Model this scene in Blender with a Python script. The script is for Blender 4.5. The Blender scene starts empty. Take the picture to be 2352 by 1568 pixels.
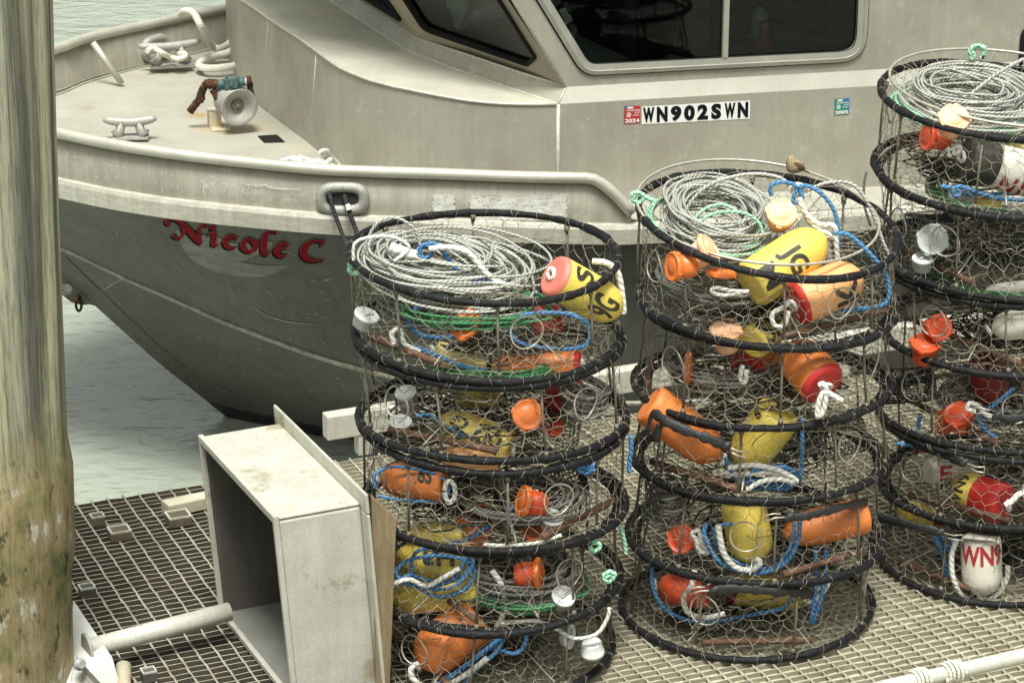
import bpy, bmesh, math, random
from mathutils import Vector, Matrix
from mathutils.bvhtree import BVHTree
R = math.radians
V = Vector
rnd = random.Random(7)
sc = bpy.context.scene
col = sc.collection

# ------------------------------------------------------------------ camera, world, sun, exposure
F, CH, PT = 5870.0, 4.18, R(20)
cam_d = bpy.data.cameras.new('camera'); cam = bpy.data.objects.new('camera', cam_d); col.objects.link(cam)
cam_d.sensor_width = 36; cam_d.lens = 36*F/2352; cam_d.clip_start = .1; cam_d.clip_end = 2000
cam.location = (0, 0, CH); cam.rotation_euler = (R(90)-PT, 0, 0); sc.camera = cam
cam_d.dof.use_dof = False

w = bpy.data.worlds.new('World'); sc.world = w; w.use_nodes = True
nt = w.node_tree; nt.nodes.clear()
SUN_EL, SUN_AZ = R(68), R(180)          # azimuth clockwise from +Y (high behind the camera)
sky = nt.nodes.new('ShaderNodeTexSky'); sky.sky_type = 'NISHITA'; sky.sun_disc = False
sky.sun_elevation = SUN_EL; sky.sun_rotation = SUN_AZ; sky.dust_density = 4; sky.air_density = 1.0
hs = nt.nodes.new('ShaderNodeHueSaturation'); hs.inputs['Saturation'].default_value = .12
tint = nt.nodes.new('ShaderNodeMixRGB'); tint.blend_type = 'MULTIPLY'; tint.inputs[0].default_value = 1
tint.inputs[2].default_value = (.965, 1.0, .925, 1)
bg = nt.nodes.new('ShaderNodeBackground'); bg.inputs[1].default_value = .09
wo = nt.nodes.new('ShaderNodeOutputWorld')
nt.links.new(sky.outputs[0], hs.inputs['Color']); nt.links.new(hs.outputs[0], tint.inputs[1])
tcw = nt.nodes.new('ShaderNodeTexCoord'); sxw = nt.nodes.new('ShaderNodeSeparateXYZ'); nt.links.new(tcw.outputs['Generated'], sxw.inputs[0])
mrw = nt.nodes.new('ShaderNodeMapRange'); mrw.inputs[1].default_value = 0; mrw.inputs[2].default_value = 1; mrw.inputs[3].default_value = .50; mrw.inputs[4].default_value = 1.4; nt.links.new(sxw.outputs[2], mrw.inputs[0])
cl = nt.nodes.new('ShaderNodeMixRGB'); cl.blend_type = 'MULTIPLY'; cl.inputs[0].default_value = 1; nt.links.new(tint.outputs[0], cl.inputs[1]); nt.links.new(mrw.outputs[0], cl.inputs[2])
nt.links.new(cl.outputs[0], bg.inputs[0]); nt.links.new(bg.outputs[0], wo.inputs[0])
sd = bpy.data.lights.new('sun', 'SUN'); sd.energy = 2.35; sd.angle = R(16); sd.color = (.985, .99, .92)
so = bpy.data.objects.new('sun', sd); col.objects.link(so)
sdir = V((math.sin(SUN_AZ)*math.cos(SUN_EL), math.cos(SUN_AZ)*math.cos(SUN_EL), math.sin(SUN_EL)))
so.rotation_euler = sdir.to_track_quat('Z', 'Y').to_euler(); so.location = (0, 0, 30)
sc.view_settings.view_transform = 'Standard'; sc.view_settings.look = 'None'
sc.view_settings.exposure = .88; sc.view_settings.gamma = 1; sc.view_settings.use_curve_mapping = False

# ------------------------------------------------------------------ pixel -> place (pixels of a 2352 x 1568 view)
CAM = V((0, 0, CH)); FW = V((0, math.cos(PT), -math.sin(PT))); UP = V((0, math.sin(PT), math.cos(PT)))
def ray(u, v): return FW + V((1, 0, 0))*((u-1176)/F) - UP*((v-784)/F)
def az(u, v, z): d = ray(u, v); return CAM + d*((z-CH)/d.z)
def ay(u, v, y): d = ray(u, v); return CAM + d*(y/d.y)
def apl(u, v, p, n): d = ray(u, v); return CAM + d*((p-CAM).dot(n)/d.dot(n))
YB = R(12.7); A = V((math.cos(YB), math.sin(YB), 0)); B = V((-math.sin(YB), math.cos(YB), 0))
def bp(s, t, z): return A*s + B*t + V((0, 0, z))
def at(u, v, t): return apl(u, v, B*t, B)
YD = R(23.5); DU = V((math.cos(YD), math.sin(YD), 0)); DW = V((-math.sin(YD), math.cos(YD), 0))
def dk(u, w_, z): return DU*u + DW*w_ + V((0, 0, z))

# ------------------------------------------------------------------ mesh helpers
class MB:
    def __init__(s): s.v = []; s.f = []; s.m = []; s.sm = []; s.uv = []; s.mi = 0
    def vert(s, p, uv=(0, 0)): s.v.append(V(p)); s.uv.append(uv); return len(s.v)-1
    def face(s, ids, smooth=False): s.f.append(tuple(ids)); s.m.append(s.mi); s.sm.append(smooth)
    def poly(s, pts, smooth=False): s.face([s.vert(p) for p in pts], smooth)
    def grid(s, rows, smooth=True, closed=False):
        ids = [[s.vert(p) for p in r] for r in rows]
        n = len(rows[0])
        for i in range(len(ids)-1):
            for j in range(n if closed else n-1):
                k = (j+1) % n
                s.face((ids[i][j], ids[i][k], ids[i+1][k], ids[i+1][j]), smooth)
        return ids
    def hexa(s, c):            # 8 corners: 0-3 bottom loop, 4-7 top loop
        i = [s.vert(p) for p in c]
        for q in ((3, 2, 1, 0), (4, 5, 6, 7), (0, 1, 5, 4), (1, 2, 6, 5), (2, 3, 7, 6), (3, 0, 4, 7)): s.face([i[k] for k in q])
    def box(s, o, x, y, z):    # centre and three half-axis vectors
        o, x, y, z = V(o), V(x), V(y), V(z)
        s.hexa([o-x-y-z, o+x-y-z, o+x+y-z, o-x+y-z, o-x-y+z, o+x-y+z, o+x+y+z, o-x+y+z])
    def tube(s, pts, r, n=8, closed=False, cap=True, uv=False, flat=None, smooth=True):
        pts = [V(p) for p in pts]; N = len(pts)
        if N < 2: return
        rr = r if isinstance(r, (list, tuple)) else [r]*N
        tan = []
        for i in range(N):
            a_ = pts[(i-1) % N] if (closed or i > 0) else pts[i]
            b_ = pts[(i+1) % N] if (closed or i < N-1) else pts[i]
            t = b_-a_; tan.append(t.normalized() if t.length > 1e-9 else V((0, 0, 1)))
        up = V((0, 0, 1)) if abs(tan[0].z) < .9 else V((1, 0, 0))
        e = (up - tan[0]*up.dot(tan[0])).normalized()
        ids = []; L = 0
        m = n+1 if uv else n
        for i in range(N):
            if i: L += (pts[i]-pts[i-1]).length
            e = e - tan[i]*e.dot(tan[i])
            e = e.normalized() if e.length > 1e-6 else tan[i].orthogonal().normalized()
            f = tan[i].cross(e)
            row = []
            for k in range(m):
                q = 2*math.pi*k/n
                off = e*math.cos(q)*rr[i] + f*math.sin(q)*rr[i]*(flat or 1)
                row.append(s.vert(pts[i]+off, (L, k/n)))
            ids.append(row)
        for i in range(N if closed else N-1):
            j = (i+1) % N
            for k in range(n):
                k2 = k+1 if uv else (k+1) % n
                s.face((ids[i][k], ids[i][k2], ids[j][k2], ids[j][k]), smooth)
        if cap and not closed:
            s.face(list(reversed(ids[0][:n]))); s.face(ids[-1][:n])
    def lathe(s, o, ax, prof, n=24, smooth=True, cap0=True, cap1=True):
        o = V(o); ax = V(ax).normalized(); e = ax.orthogonal().normalized(); f = ax.cross(e)
        ids = []
        for (h, r) in prof:
            ids.append([s.vert(o+ax*h+(e*math.cos(2*math.pi*k/n)+f*math.sin(2*math.pi*k/n))*r) for k in range(n)])
        for i in range(len(ids)-1):
            for k in range(n):
                s.face((ids[i][k], ids[i][(k+1) % n], ids[i+1][(k+1) % n], ids[i+1][k]), smooth)
        if cap0: s.face(list(reversed(ids[0])))
        if cap1: s.face(ids[-1])
    def ell(s, c, rx, ry, rz, n=12, m=8):
        c = V(c); rx, ry, rz = V(rx), V(ry), V(rz)
        rows = [[c+rx*(math.cos(2*math.pi*k/n)*math.sin(math.pi*(i+.02)/(m+.04)))+ry*(math.sin(2*math.pi*k/n)*math.sin(math.pi*(i+.02)/(m+.04)))+rz*math.cos(math.pi*(i+.02)/(m+.04)) for k in range(n)] for i in range(m+1)]
        s.grid(rows, True, True)

def root_loc(o):
    p = V((0, 0, 0))
    while o: p += o.location; o = o.parent
    return p
def obj(name, mb, mats, parent=None, loc=None, bevel=0):
    base = root_loc(parent) if parent else V(loc if loc is not None else (0, 0, 0))
    me = bpy.data.meshes.new(name)
    me.from_pydata([tuple(p-base) for p in mb.v], [], mb.f)
    mats = mats if isinstance(mats, (list, tuple)) else [mats]
    for m in mats: me.materials.append(m)
    me.polygons.foreach_set('material_index', mb.m); me.polygons.foreach_set('use_smooth', mb.sm)
    if any(u != (0, 0) for u in mb.uv):
        lay = me.uv_layers.new(name='UVMap'); vi = [0]*len(me.loops); me.loops.foreach_get('vertex_index', vi)
        fl = []
        for k in vi: fl += mb.uv[k]
        lay.data.foreach_set('uv', fl)
    me.update()
    o = bpy.data.objects.new(name, me); col.objects.link(o)
    if parent: o.parent = parent
    else: o.location = base
    if bevel:
        b = o.modifiers.new('bevel', 'BEVEL'); b.width = bevel; b.segments = 2; b.limit_method = 'ANGLE'; b.angle_limit = R(40)
    return o
def thing(name, label, cat, loc, group=None):
    o = bpy.data.objects.new(name, None); col.objects.link(o); o.location = loc; o.empty_display_size = .1
    o['label'] = label; o['category'] = cat
    if group: o['group'] = group
    return o
def tag(o, label, cat, group=None):
    o['label'] = label; o['category'] = cat
    if group: o['group'] = group
    return o
def cr(pts, n=8, closed=False):       # Catmull-Rom through tuples of any length
    P = [tuple(p) for p in pts]; N = len(P); out = []
    for i in range(N if closed else N-1):
        g = lambda k: P[k % N] if closed else P[min(max(k, 0), N-1)]
        p0, p1, p2, p3 = g(i-1), g(i), g(i+1), g(i+2)
        for j in range(n):
            t = j/n
            out.append(tuple(.5*(2*b+(c-a)*t+(2*a-5*b+4*c-d)*t*t+(3*b-a-3*c+d)*t**3) for a, b, c, d in zip(p0, p1, p2, p3)))
    if not closed: out.append(P[-1])
    return out
def lerp(a, b, t): return a+(b-a)*t
def interp(x, tab):
    if x <= tab[0][0]: return tab[0][1]
    for (x0, y0), (x1, y1) in zip(tab, tab[1:]):
        if x <= x1: return y0+(y1-y0)*(x-x0)/(x1-x0)
    return tab[-1][1]
def smooth_tab(tab, n=10): return cr(tab, n)

# ------------------------------------------------------------------ materials
def mat(name, c1, c2=None, scale=8, rough=.6, metal=0, stretch=(1, 1, 1), bump=0, bscale=60, c3=None, s3=30, t3=.62, w3=.05, detail=6, lo=.35, hi=.65, coat=0, rough2=None, spec=.5, grain=.16, gs=210, streak=0):
    m = bpy.data.materials.new(name); m.use_nodes = True; n = m.node_tree; N = n.nodes; L = n.links
    p = N['Principled BSDF']; p.inputs['Roughness'].default_value = rough; p.inputs['Metallic'].default_value = metal
    p.inputs['Coat Weight'].default_value = coat; p.inputs['Specular IOR Level'].default_value = spec
    if c2 is None: c2 = tuple(k*.8 for k in c1)
    tc = N.new('ShaderNodeTexCoord'); mp = N.new('ShaderNodeMapping'); mp.inputs['Scale'].default_value = stretch
    L.new(tc.outputs['Object'], mp.inputs[0])
    no = N.new('ShaderNodeTexNoise'); no.inputs['Scale'].default_value = scale; no.inputs['Detail'].default_value = detail; no.inputs['Roughness'].default_value = .62
    L.new(mp.outputs[0], no.inputs['Vector'])
    rp = N.new('ShaderNodeValToRGB'); e = rp.color_ramp.elements
    e[0].position = lo; e[0].color = (*c1, 1); e[1].position = hi; e[1].color = (*c2, 1)
    L.new(no.outputs[0], rp.inputs[0]); out = rp.outputs[0]
    if c3:
        n3 = N.new('ShaderNodeTexNoise'); n3.inputs['Scale'].default_value = s3; n3.inputs['Detail'].default_value = 8; n3.inputs['Roughness'].default_value = .7
        L.new(mp.outputs[0], n3.inputs['Vector'])
        r3 = N.new('ShaderNodeMapRange'); r3.inputs[1].default_value = t3; r3.inputs[2].default_value = t3+w3
        L.new(n3.outputs[0], r3.inputs[0])
        mx = N.new('ShaderNodeMixRGB'); mx.inputs[2].default_value = (*c3, 1)
        L.new(r3.outputs[0], mx.inputs[0]); L.new(out, mx.inputs[1]); out = mx.outputs[0]
    def mul(out, scale_, st, amt, lo_, hi_, det=3):
        mp2 = N.new('ShaderNodeMapping'); mp2.inputs['Scale'].default_value = st; L.new(tc.outputs['Object'], mp2.inputs[0])
        ng = N.new('ShaderNodeTexNoise'); ng.inputs['Scale'].default_value = scale_; ng.inputs['Detail'].default_value = det; ng.inputs['Roughness'].default_value = .7; L.new(mp2.outputs[0], ng.inputs['Vector'])
        mg = N.new('ShaderNodeMapRange'); mg.inputs[1].default_value = lo_; mg.inputs[2].default_value = hi_; mg.inputs[3].default_value = 1-amt; mg.inputs[4].default_value = 1+amt*.6; L.new(ng.outputs[0], mg.inputs[0])
        mm = N.new('ShaderNodeMixRGB'); mm.blend_type = 'MULTIPLY'; mm.inputs[0].default_value = 1; L.new(out, mm.inputs[1]); L.new(mg.outputs[0], mm.inputs[2]); return mm.outputs[0]
    if grain: out = mul(out, gs, (1, 1, 1), grain, .35, .65)
    if streak: out = mul(out, 26, (1, 1, .05), streak, .36, .62, 7)
    L.new(out, p.inputs['Base Color'])
    if rough2 is not None:
        mr = N.new('ShaderNodeMapRange'); mr.inputs[1].default_value = .3; mr.inputs[2].default_value = .7
        mr.inputs[3].default_value = rough; mr.inputs[4].default_value = rough2
        L.new(no.outputs[0], mr.inputs[0]); L.new(mr.outputs[0], p.inputs['Roughness'])
    if bump:
        nb = N.new('ShaderNodeTexNoise'); nb.inputs['Scale'].default_value = bscale; nb.inputs['Detail'].default_value = 5
        L.new(mp.outputs[0], nb.inputs['Vector'])
        bu = N.new('ShaderNodeBump'); bu.inputs['Strength'].default_value = bump; bu.inputs['Distance'].default_value = .01
        L.new(nb.outputs[0], bu.inputs['Height']); L.new(bu.outputs[0], p.inputs['Normal'])
    return m
def rope_mat(name, c1, c2, freq=55):
    m = bpy.data.materials.new(name); m.use_nodes = True; n = m.node_tree; N = n.nodes; L = n.links
    p = N['Principled BSDF']; p.inputs['Roughness'].default_value = .75
    tc = N.new('ShaderNodeUVMap'); sp = N.new('ShaderNodeSeparateXYZ'); L.new(tc.outputs[0], sp.inputs[0])
    a_ = N.new('ShaderNodeMath'); a_.operation = 'MULTIPLY'; a_.inputs[1].default_value = freq; L.new(sp.outputs[0], a_.inputs[0])
    s_ = N.new('ShaderNodeMath'); s_.operation = 'ADD'; L.new(a_.outputs[0], s_.inputs[0])
    b_ = N.new('ShaderNodeMath'); b_.operation = 'MULTIPLY'; b_.inputs[1].default_value = 2; L.new(sp.outputs[1], b_.inputs[0]); L.new(b_.outputs[0], s_.inputs[1])
    f_ = N.new('ShaderNodeMath'); f_.operation = 'PINGPONG'; f_.inputs[1].default_value = .5; L.new(s_.outputs[0], f_.inputs[0])
    no = N.new('ShaderNodeTexNoise'); no.inputs['Scale'].default_value = 14; tc2 = N.new('ShaderNodeTexCoord'); L.new(tc2.outputs['Object'], no.inputs['Vector'])
    ad = N.new('ShaderNodeMath'); ad.operation = 'MULTIPLY_ADD'; ad.inputs[1].default_value = .5; L.new(no.outputs[0], ad.inputs[0]); L.new(f_.outputs[0], ad.inputs[2])
    rp = N.new('ShaderNodeValToRGB'); e = rp.color_ramp.elements; e[0].position = .26; e[0].color = (*c2, 1); e[1].position = .52; e[1].color = (*c1, 1)
    L.new(ad.outputs[0], rp.inputs[0]); L.new(rp.outputs[0], p.inputs['Base Color'])
    bu = N.new('ShaderNodeBump'); bu.inputs['Strength'].default_value = .7; bu.inputs['Distance'].default_value = .004
    L.new(f_.outputs[0], bu.inputs['Height']); L.new(bu.outputs[0], p.inputs['Normal'])
    return m
M = {}
M['alu'] = mat('weathered_aluminium', (.42, .40, .33), (.34, .32, .26), 3.2, streak=.05, rough=.5, metal=.25, c3=(.50, .48, .41), s3=9, t3=.56, w3=.18, bump=.06, bscale=240, rough2=.62)
M['alu_deck'] = mat('painted_deck', (.41, .395, .335), (.34, .325, .265), 4, .7, .05, c3=(.40, .31, .19), s3=3.1, t3=.66, w3=.14, bump=.12, bscale=320)
M['alu_top'] = mat('grained_trunk_top', (.55, .53, .44), (.46, .44, .36), 5, .6, .15, bump=.35, bscale=110)
M['alu_bright'] = mat('scuffed_bright_aluminium', (.62, .60, .52), (.5, .47, .39), 14, streak=.12, rough=.42, metal=.25, stretch=(1, 1, 4), c3=(.33, .29, .21), s3=26, t3=.63, w3=.08, bump=.12, bscale=90)
M['rail'] = mat('rail_tube', (.55, .53, .45), (.46, .44, .37), 9, .45, .3, c3=(.34, .31, .25), s3=22, t3=.66, w3=.08)
M['frame'] = mat('dull_window_frame', (.43, .42, .37), (.36, .35, .30), 8, .45, .35)
M['weld'] = mat('weld_bead', (.68, .66, .58), (.52, .5, .42), 60, .45, .3, bump=.5, bscale=160)
M['hull'] = mat('dull_grey_hull', (.122, .119, .10), (.088, .087, .073), 2.4, streak=.16, rough=.62, metal=.1, c3=(.18, .18, .155), s3=5, t3=.62, w3=.16, bump=.06, bscale=160)
M['hull_patch'] = mat('cleaned_hull', (.235, .235, .205), (.14, .142, .125), 9, .6, .1, stretch=(1, 1, 3))
M['scratch'] = mat('scratched_metal', (.36, .34, .265), (.2, .19, .15), 40, .5, .3)
M['cast'] = mat('cast_aluminium', (.42, .41, .37), (.33, .32, .29), 30, .55, .25, c3=(.52, .5, .44), s3=60, t3=.6, w3=.08, bump=.3, bscale=120)
M['rust'] = mat('flaking_rust', (.10, .036, .016), (.022, .012, .009), 26, .9, 0, c3=(.40, .17, .05), s3=24, t3=.55, w3=.08, bump=1, bscale=70)
M['rustbar'] = mat('rusty_bar', (.15, .075, .045), (.085, .045, .03), 18, .85, 0, c3=(.27, .15, .08), s3=22, t3=.58, w3=.1, bump=.3, bscale=120)
M['teal'] = mat('green_painted_valve', (.075, .145, .135), (.045, .09, .085), 30, .6, 0, c3=(.4, .42, .36), s3=30, t3=.64, w3=.06)
M['black'] = mat('black_rubber', (.016, .017, .018), (.03, .03, .031), 30, .55, 0, bump=.4, bscale=70)
M['wrap'] = mat('rubber_strip_wrap', (.006, .0065, .0075), (.014, .014, .015), 25, .6, 0, spec=.22, c3=(.14, .135, .12), s3=24, t3=.63, w3=.12, bump=.8, bscale=55)
M['gasket'] = mat('window_rubber', (.008, .008, .008), (.012, .012, .012), 20, .7, spec=.2)
M['wire'] = mat('stainless_net_wire', (.50, .455, .345), (.26, .23, .165), 40, .45, .35)
M['postm'] = mat('pot_post_steel', (.22, .20, .15), (.13, .11, .08), 30, .55, .3)
M['ringm'] = mat('escape_ring_steel', (.55, .52, .44), (.4, .37, .3), 30, .4, .4)
M['white'] = mat('white_plastic', (.72, .72, .69), (.62, .62, .58), 14, .45, bump=.05)
M['cupm'] = mat('cloudy_plastic', (.62, .63, .62), (.50, .51, .50), 20, .4)
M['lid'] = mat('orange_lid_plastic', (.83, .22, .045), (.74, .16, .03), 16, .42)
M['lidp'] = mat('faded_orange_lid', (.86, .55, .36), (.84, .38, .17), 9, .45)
M['lidr'] = mat('red_orange_lid', (.74, .10, .03), (.62, .07, .02), 16, .42)
def buoy_mat(name, c, k=.84): return mat(name, c, tuple(x*k for x in c), 9, .5, 0, c3=tuple(x*.42 for x in c), s3=34, t3=.67, w3=.05, bump=.12, bscale=150)
M['yellow'] = buoy_mat('yellow_foam', (.82, .62, .11))
M['paleyellow'] = buoy_mat('faded_yellow_foam', (.80, .66, .26))
M['orange'] = buoy_mat('orange_foam', (.80, .23, .05))
M['paleorange'] = buoy_mat('faded_orange_foam', (.83, .40, .16))
M['red'] = buoy_mat('red_foam', (.56, .026, .024))
M['palered'] = buoy_mat('faded_red_foam', (.72, .20, .15))
M['darkred'] = buoy_mat('dark_red_foam', (.20, .016, .02))
M['foam'] = buoy_mat('white_foam', (.74, .70, .61), .93)
M['blackp'] = mat('black_paint', (.017, .017, .016), (.05, .047, .03), 40, .6)
M['redp'] = mat('red_paint', (.45, .02, .025), (.36, .03, .03), 50, .6)
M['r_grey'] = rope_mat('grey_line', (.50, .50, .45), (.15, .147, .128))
M['r_white'] = rope_mat('white_rope', (.80, .79, .73), (.42, .40, .35), 40)
M['r_blue'] = rope_mat('blue_rope', (.075, .25, .50), (.02, .06, .15), 48)
M['r_green'] = rope_mat('green_rope', (.055, .22, .085), (.012, .05, .02), 50)
M['r_mint'] = rope_mat('mint_rope', (.40, .72, .50), (.13, .3, .2), 50)
M['r_dark'] = rope_mat('shaded_grey_line', (.24, .235, .205), (.06, .06, .05), 55)  # darker copy of the grey line, pot shade put into its colour
M['r_cream'] = rope_mat('cream_braided_rope', (.68, .66, .56), (.58, .56, .46), 90)
M['r_black'] = rope_mat('black_rope', (.022, .022, .024), (.008, .008, .008), 50)
M['darkline'] = mat('shade_dark_line', (.028, .027, .022), (.065, .06, .045), 12, .8)  # shade inside the pots put into the line colour
M['cage'] = mat('black_wire_cage', (.02, .021, .02), (.04, .04, .04), 20, .5)
M['gcage'] = mat('green_coated_mesh', (.055, .085, .075), (.04, .06, .05), 20, .5)
M['grate'] = mat('galvanised_grating', (.52, .49, .40), (.34, .31, .23), 6, .6, .15, c3=(.13, .075, .04), s3=7, t3=.60, w3=.1)
M['pit'] = mat('dark_brown_underdeck', (.035, .032, .024), (.07, .058, .036), 7, .9, c3=(.10, .055, .03), s3=9, t3=.58, w3=.1)  # dark brown underside below the grating
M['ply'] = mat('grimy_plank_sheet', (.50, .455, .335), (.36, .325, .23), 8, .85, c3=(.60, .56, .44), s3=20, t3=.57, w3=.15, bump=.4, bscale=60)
M['galv'] = mat('box_aluminium', (.60, .59, .515), (.50, .485, .415), 7, streak=.07, rough=.5, metal=.15, c3=(.38, .34, .24), s3=6, t3=.57, w3=.08, bump=.1, bscale=130)
M['wood'] = mat('weathered_plywood', (.27, .205, .115), (.185, .135, .07), 8, .8, stretch=(7, 7, .8), c3=(.1, .075, .04), s3=12, t3=.64, w3=.05, bump=.2, bscale=40)
M['stick_w'] = mat('white_vinyl', (.82, .82, .78), (.76, .76, .72), 20, .4)
M['vink'] = mat('black_vinyl', (.006, .007, .010), (.010, .011, .014), 20, .85, spec=.08)
M['vred'] = mat('red_vinyl', (.50, .03, .035), (.42, .03, .03), 40, .45)
M['vgreen'] = mat('green_vinyl', (.02, .26, .17), (.03, .2, .16), 40, .45)
M['vblue'] = mat('blue_vinyl', (.02, .13, .42), (.03, .2, .45), 40, .45)
M['letter'] = mat('red_boat_lettering', (.27, .008, .018), (.22, .008, .016), 30, .85, spec=.1, c3=(.16, .10, .09), s3=60, t3=.74, w3=.02)
M['gold'] = mat('thin_gold_outline', (.42, .33, .17), (.35, .28, .15), 30, .5)
M['cabin_in'] = mat('dark_cabin_lining', (.022, .023, .024), (.03, .03, .03), 4, .8)
M['seat'] = mat('navy_seat_vinyl', (.018, .02, .03), (.025, .028, .04), 8, .5)
M['paper'] = mat('white_paper', (.82, .82, .8), (.78, .78, .75), 8, .7)
M['bag'] = mat('crumpled_clear_plastic', (.62, .70, .66), (.30, .36, .33), 5, .3, bump=.6, bscale=14)
M['extg'] = mat('extinguisher_grey', (.35, .35, .34), (.28, .28, .28), 8, .4)
M['extr'] = mat('extinguisher_red', (.5, .05, .02), (.4, .04, .02), 8, .4)
M['bird_b'] = mat('buff_feathers', (.36, .29, .17), (.26, .2, .11), 120, .9, bump=.4, bscale=300)
M['bird_w'] = mat('brown_wing_feathers', (.14, .075, .035), (.05, .035, .025), 120, .9)
M['beak'] = mat('horn_beak', (.35, .25, .18), (.3, .2, .14), 40, .6)

def glass_mat():
    m = bpy.data.materials.new('tinted_glass'); m.use_nodes = True; n = m.node_tree; N = n.nodes; L = n.links
    N.remove(N['Principled BSDF']); o = N['Material Output']
    tr = N.new('ShaderNodeBsdfTransparent'); tr.inputs[0].default_value = (.42, .48, .46, 1)
    gl = N.new('ShaderNodeBsdfGlossy'); gl.inputs['Roughness'].default_value = .02; gl.inputs[0].default_value = (1, 1, 1, 1)
    fr = N.new('ShaderNodeFresnel'); fr.inputs[0].default_value = 1.4
    mx = N.new('ShaderNodeMixShader'); L.new(fr.outputs[0], mx.inputs[0]); L.new(tr.outputs[0], mx.inputs[1]); L.new(gl.outputs[0], mx.inputs[2]); L.new(mx.outputs[0], o.inputs[0])
    return m
M['glass'] = glass_mat()

def pile_mat():
    m = bpy.data.materials.new('streaked_piling'); m.use_nodes = True; n = m.node_tree; N = n.nodes; L = n.links
    p = N['Principled BSDF']; p.inputs['Roughness'].default_value = .85
    tc = N.new('ShaderNodeTexCoord')
    def noise(scale, stretch, det=7):
        mp = N.new('ShaderNodeMapping'); mp.inputs['Scale'].default_value = stretch; L.new(tc.outputs['Object'], mp.inputs[0])
        q = N.new('ShaderNodeTexNoise'); q.inputs['Scale'].default_value = scale; q.inputs['Detail'].default_value = det; q.inputs['Roughness'].default_value = .65; L.new(mp.outputs[0], q.inputs['Vector']); return q.outputs[0]
    def ramp(x, st):
        r = N.new('ShaderNodeValToRGB'); el = r.color_ramp.elements
        while len(el) < len(st): el.new(.5)
        for e, (ps, c) in zip(el, st): e.position = ps; e.color = (*c, 1)
        L.new(x, r.inputs[0]); return r.outputs[0]
    def mix(f, a_, b_):
        x = N.new('ShaderNodeMixRGB'); L.new(f, x.inputs[0]); L.new(a_, x.inputs[1]); L.new(b_, x.inputs[2]); return x.outputs[0]
    streak = ramp(noise(13, (1, 1, .018), 9), [(.36, (.10, .095, .065)), (.42, (.24, .225, .15)), (.48, (.46, .435, .28)), (.60, (.53, .50, .335)), (.68, (.33, .315, .23))])
    grain = ramp(noise(120, (1, 1, .06), 8), [(.38, (.42, .42, .40)), (.52, (1, 1, 1))])
    mm = N.new('ShaderNodeMixRGB'); mm.blend_type = 'MULTIPLY'; mm.inputs[0].default_value = .7; gy = N.new('ShaderNodeMixRGB'); gy.inputs[2].default_value = (.27, .265, .215, 1); L.new(ramp(noise(6, (1, 1, .012), 3), [(.46, (0, 0, 0)), (.58, (.7, .7, .7))]), gy.inputs[0]); L.new(streak, gy.inputs[1]); L.new(gy.outputs[0], mm.inputs[1]); L.new(grain, mm.inputs[2])
    dk_ = N.new('ShaderNodeMixRGB'); dk_.blend_type = 'MULTIPLY'; dk_.inputs[0].default_value = .85; L.new(mm.outputs[0], dk_.inputs[1]); L.new(ramp(noise(15, (1, 1, .008), 6), [(.40, (.26, .27, .25)), (.47, (.62, .63, .60)), (.53, (1, 1, 1))]), dk_.inputs[2]); mm = dk_
    low0 = ramp(noise(9, (1, 1, .55), 11), [(.36, (.10, .115, .04)), (.43, (.20, .18, .075)), (.51, (.29, .225, .11)), (.58, (.33, .27, .15)), (.64, (.54, .52, .43))])
    speck = ramp(noise(21, (1, 1, .5), 9), [(.36, (.09, .11, .04)), (.43, (1, 1, 1))])
    lowm = N.new('ShaderNodeMixRGB'); lowm.blend_type = 'MULTIPLY'; lowm.inputs[0].default_value = .8; L.new(low0, lowm.inputs[1]); L.new(speck, lowm.inputs[2])
    low_s = N.new('ShaderNodeMixRGB'); low_s.blend_type = 'MULTIPLY'; low_s.inputs[0].default_value = .55; L.new(lowm.outputs[0], low_s.inputs[1]); L.new(grain, low_s.inputs[2]); low = low_s.outputs[0]
    sp = N.new('ShaderNodeSeparateXYZ'); L.new(tc.outputs['Object'], sp.inputs[0])
    ad = N.new('ShaderNodeMath'); ad.operation = 'MULTIPLY_ADD'; ad.inputs[1].default_value = .35; L.new(noise(5, (1, 1, .6)), ad.inputs[0]); L.new(sp.outputs[2], ad.inputs[2])
    mr = N.new('ShaderNodeMapRange'); mr.inputs[1].default_value = .98; mr.inputs[2].default_value = 1.26; mr.inputs[3].default_value = 1; mr.inputs[4].default_value = 0; L.new(ad.outputs[0], mr.inputs[0])
    L.new(mix(mr.outputs[0], mm.outputs[0], low), p.inputs['Base Color'])
    bu = N.new('ShaderNodeBump'); bu.inputs['Strength'].default_value = .5; bu.inputs['Distance'].default_value = .01
    L.new(noise(30, (1, 1, .12)), bu.inputs['Height']); L.new(bu.outputs[0], p.inputs['Normal'])
    return m
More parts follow.
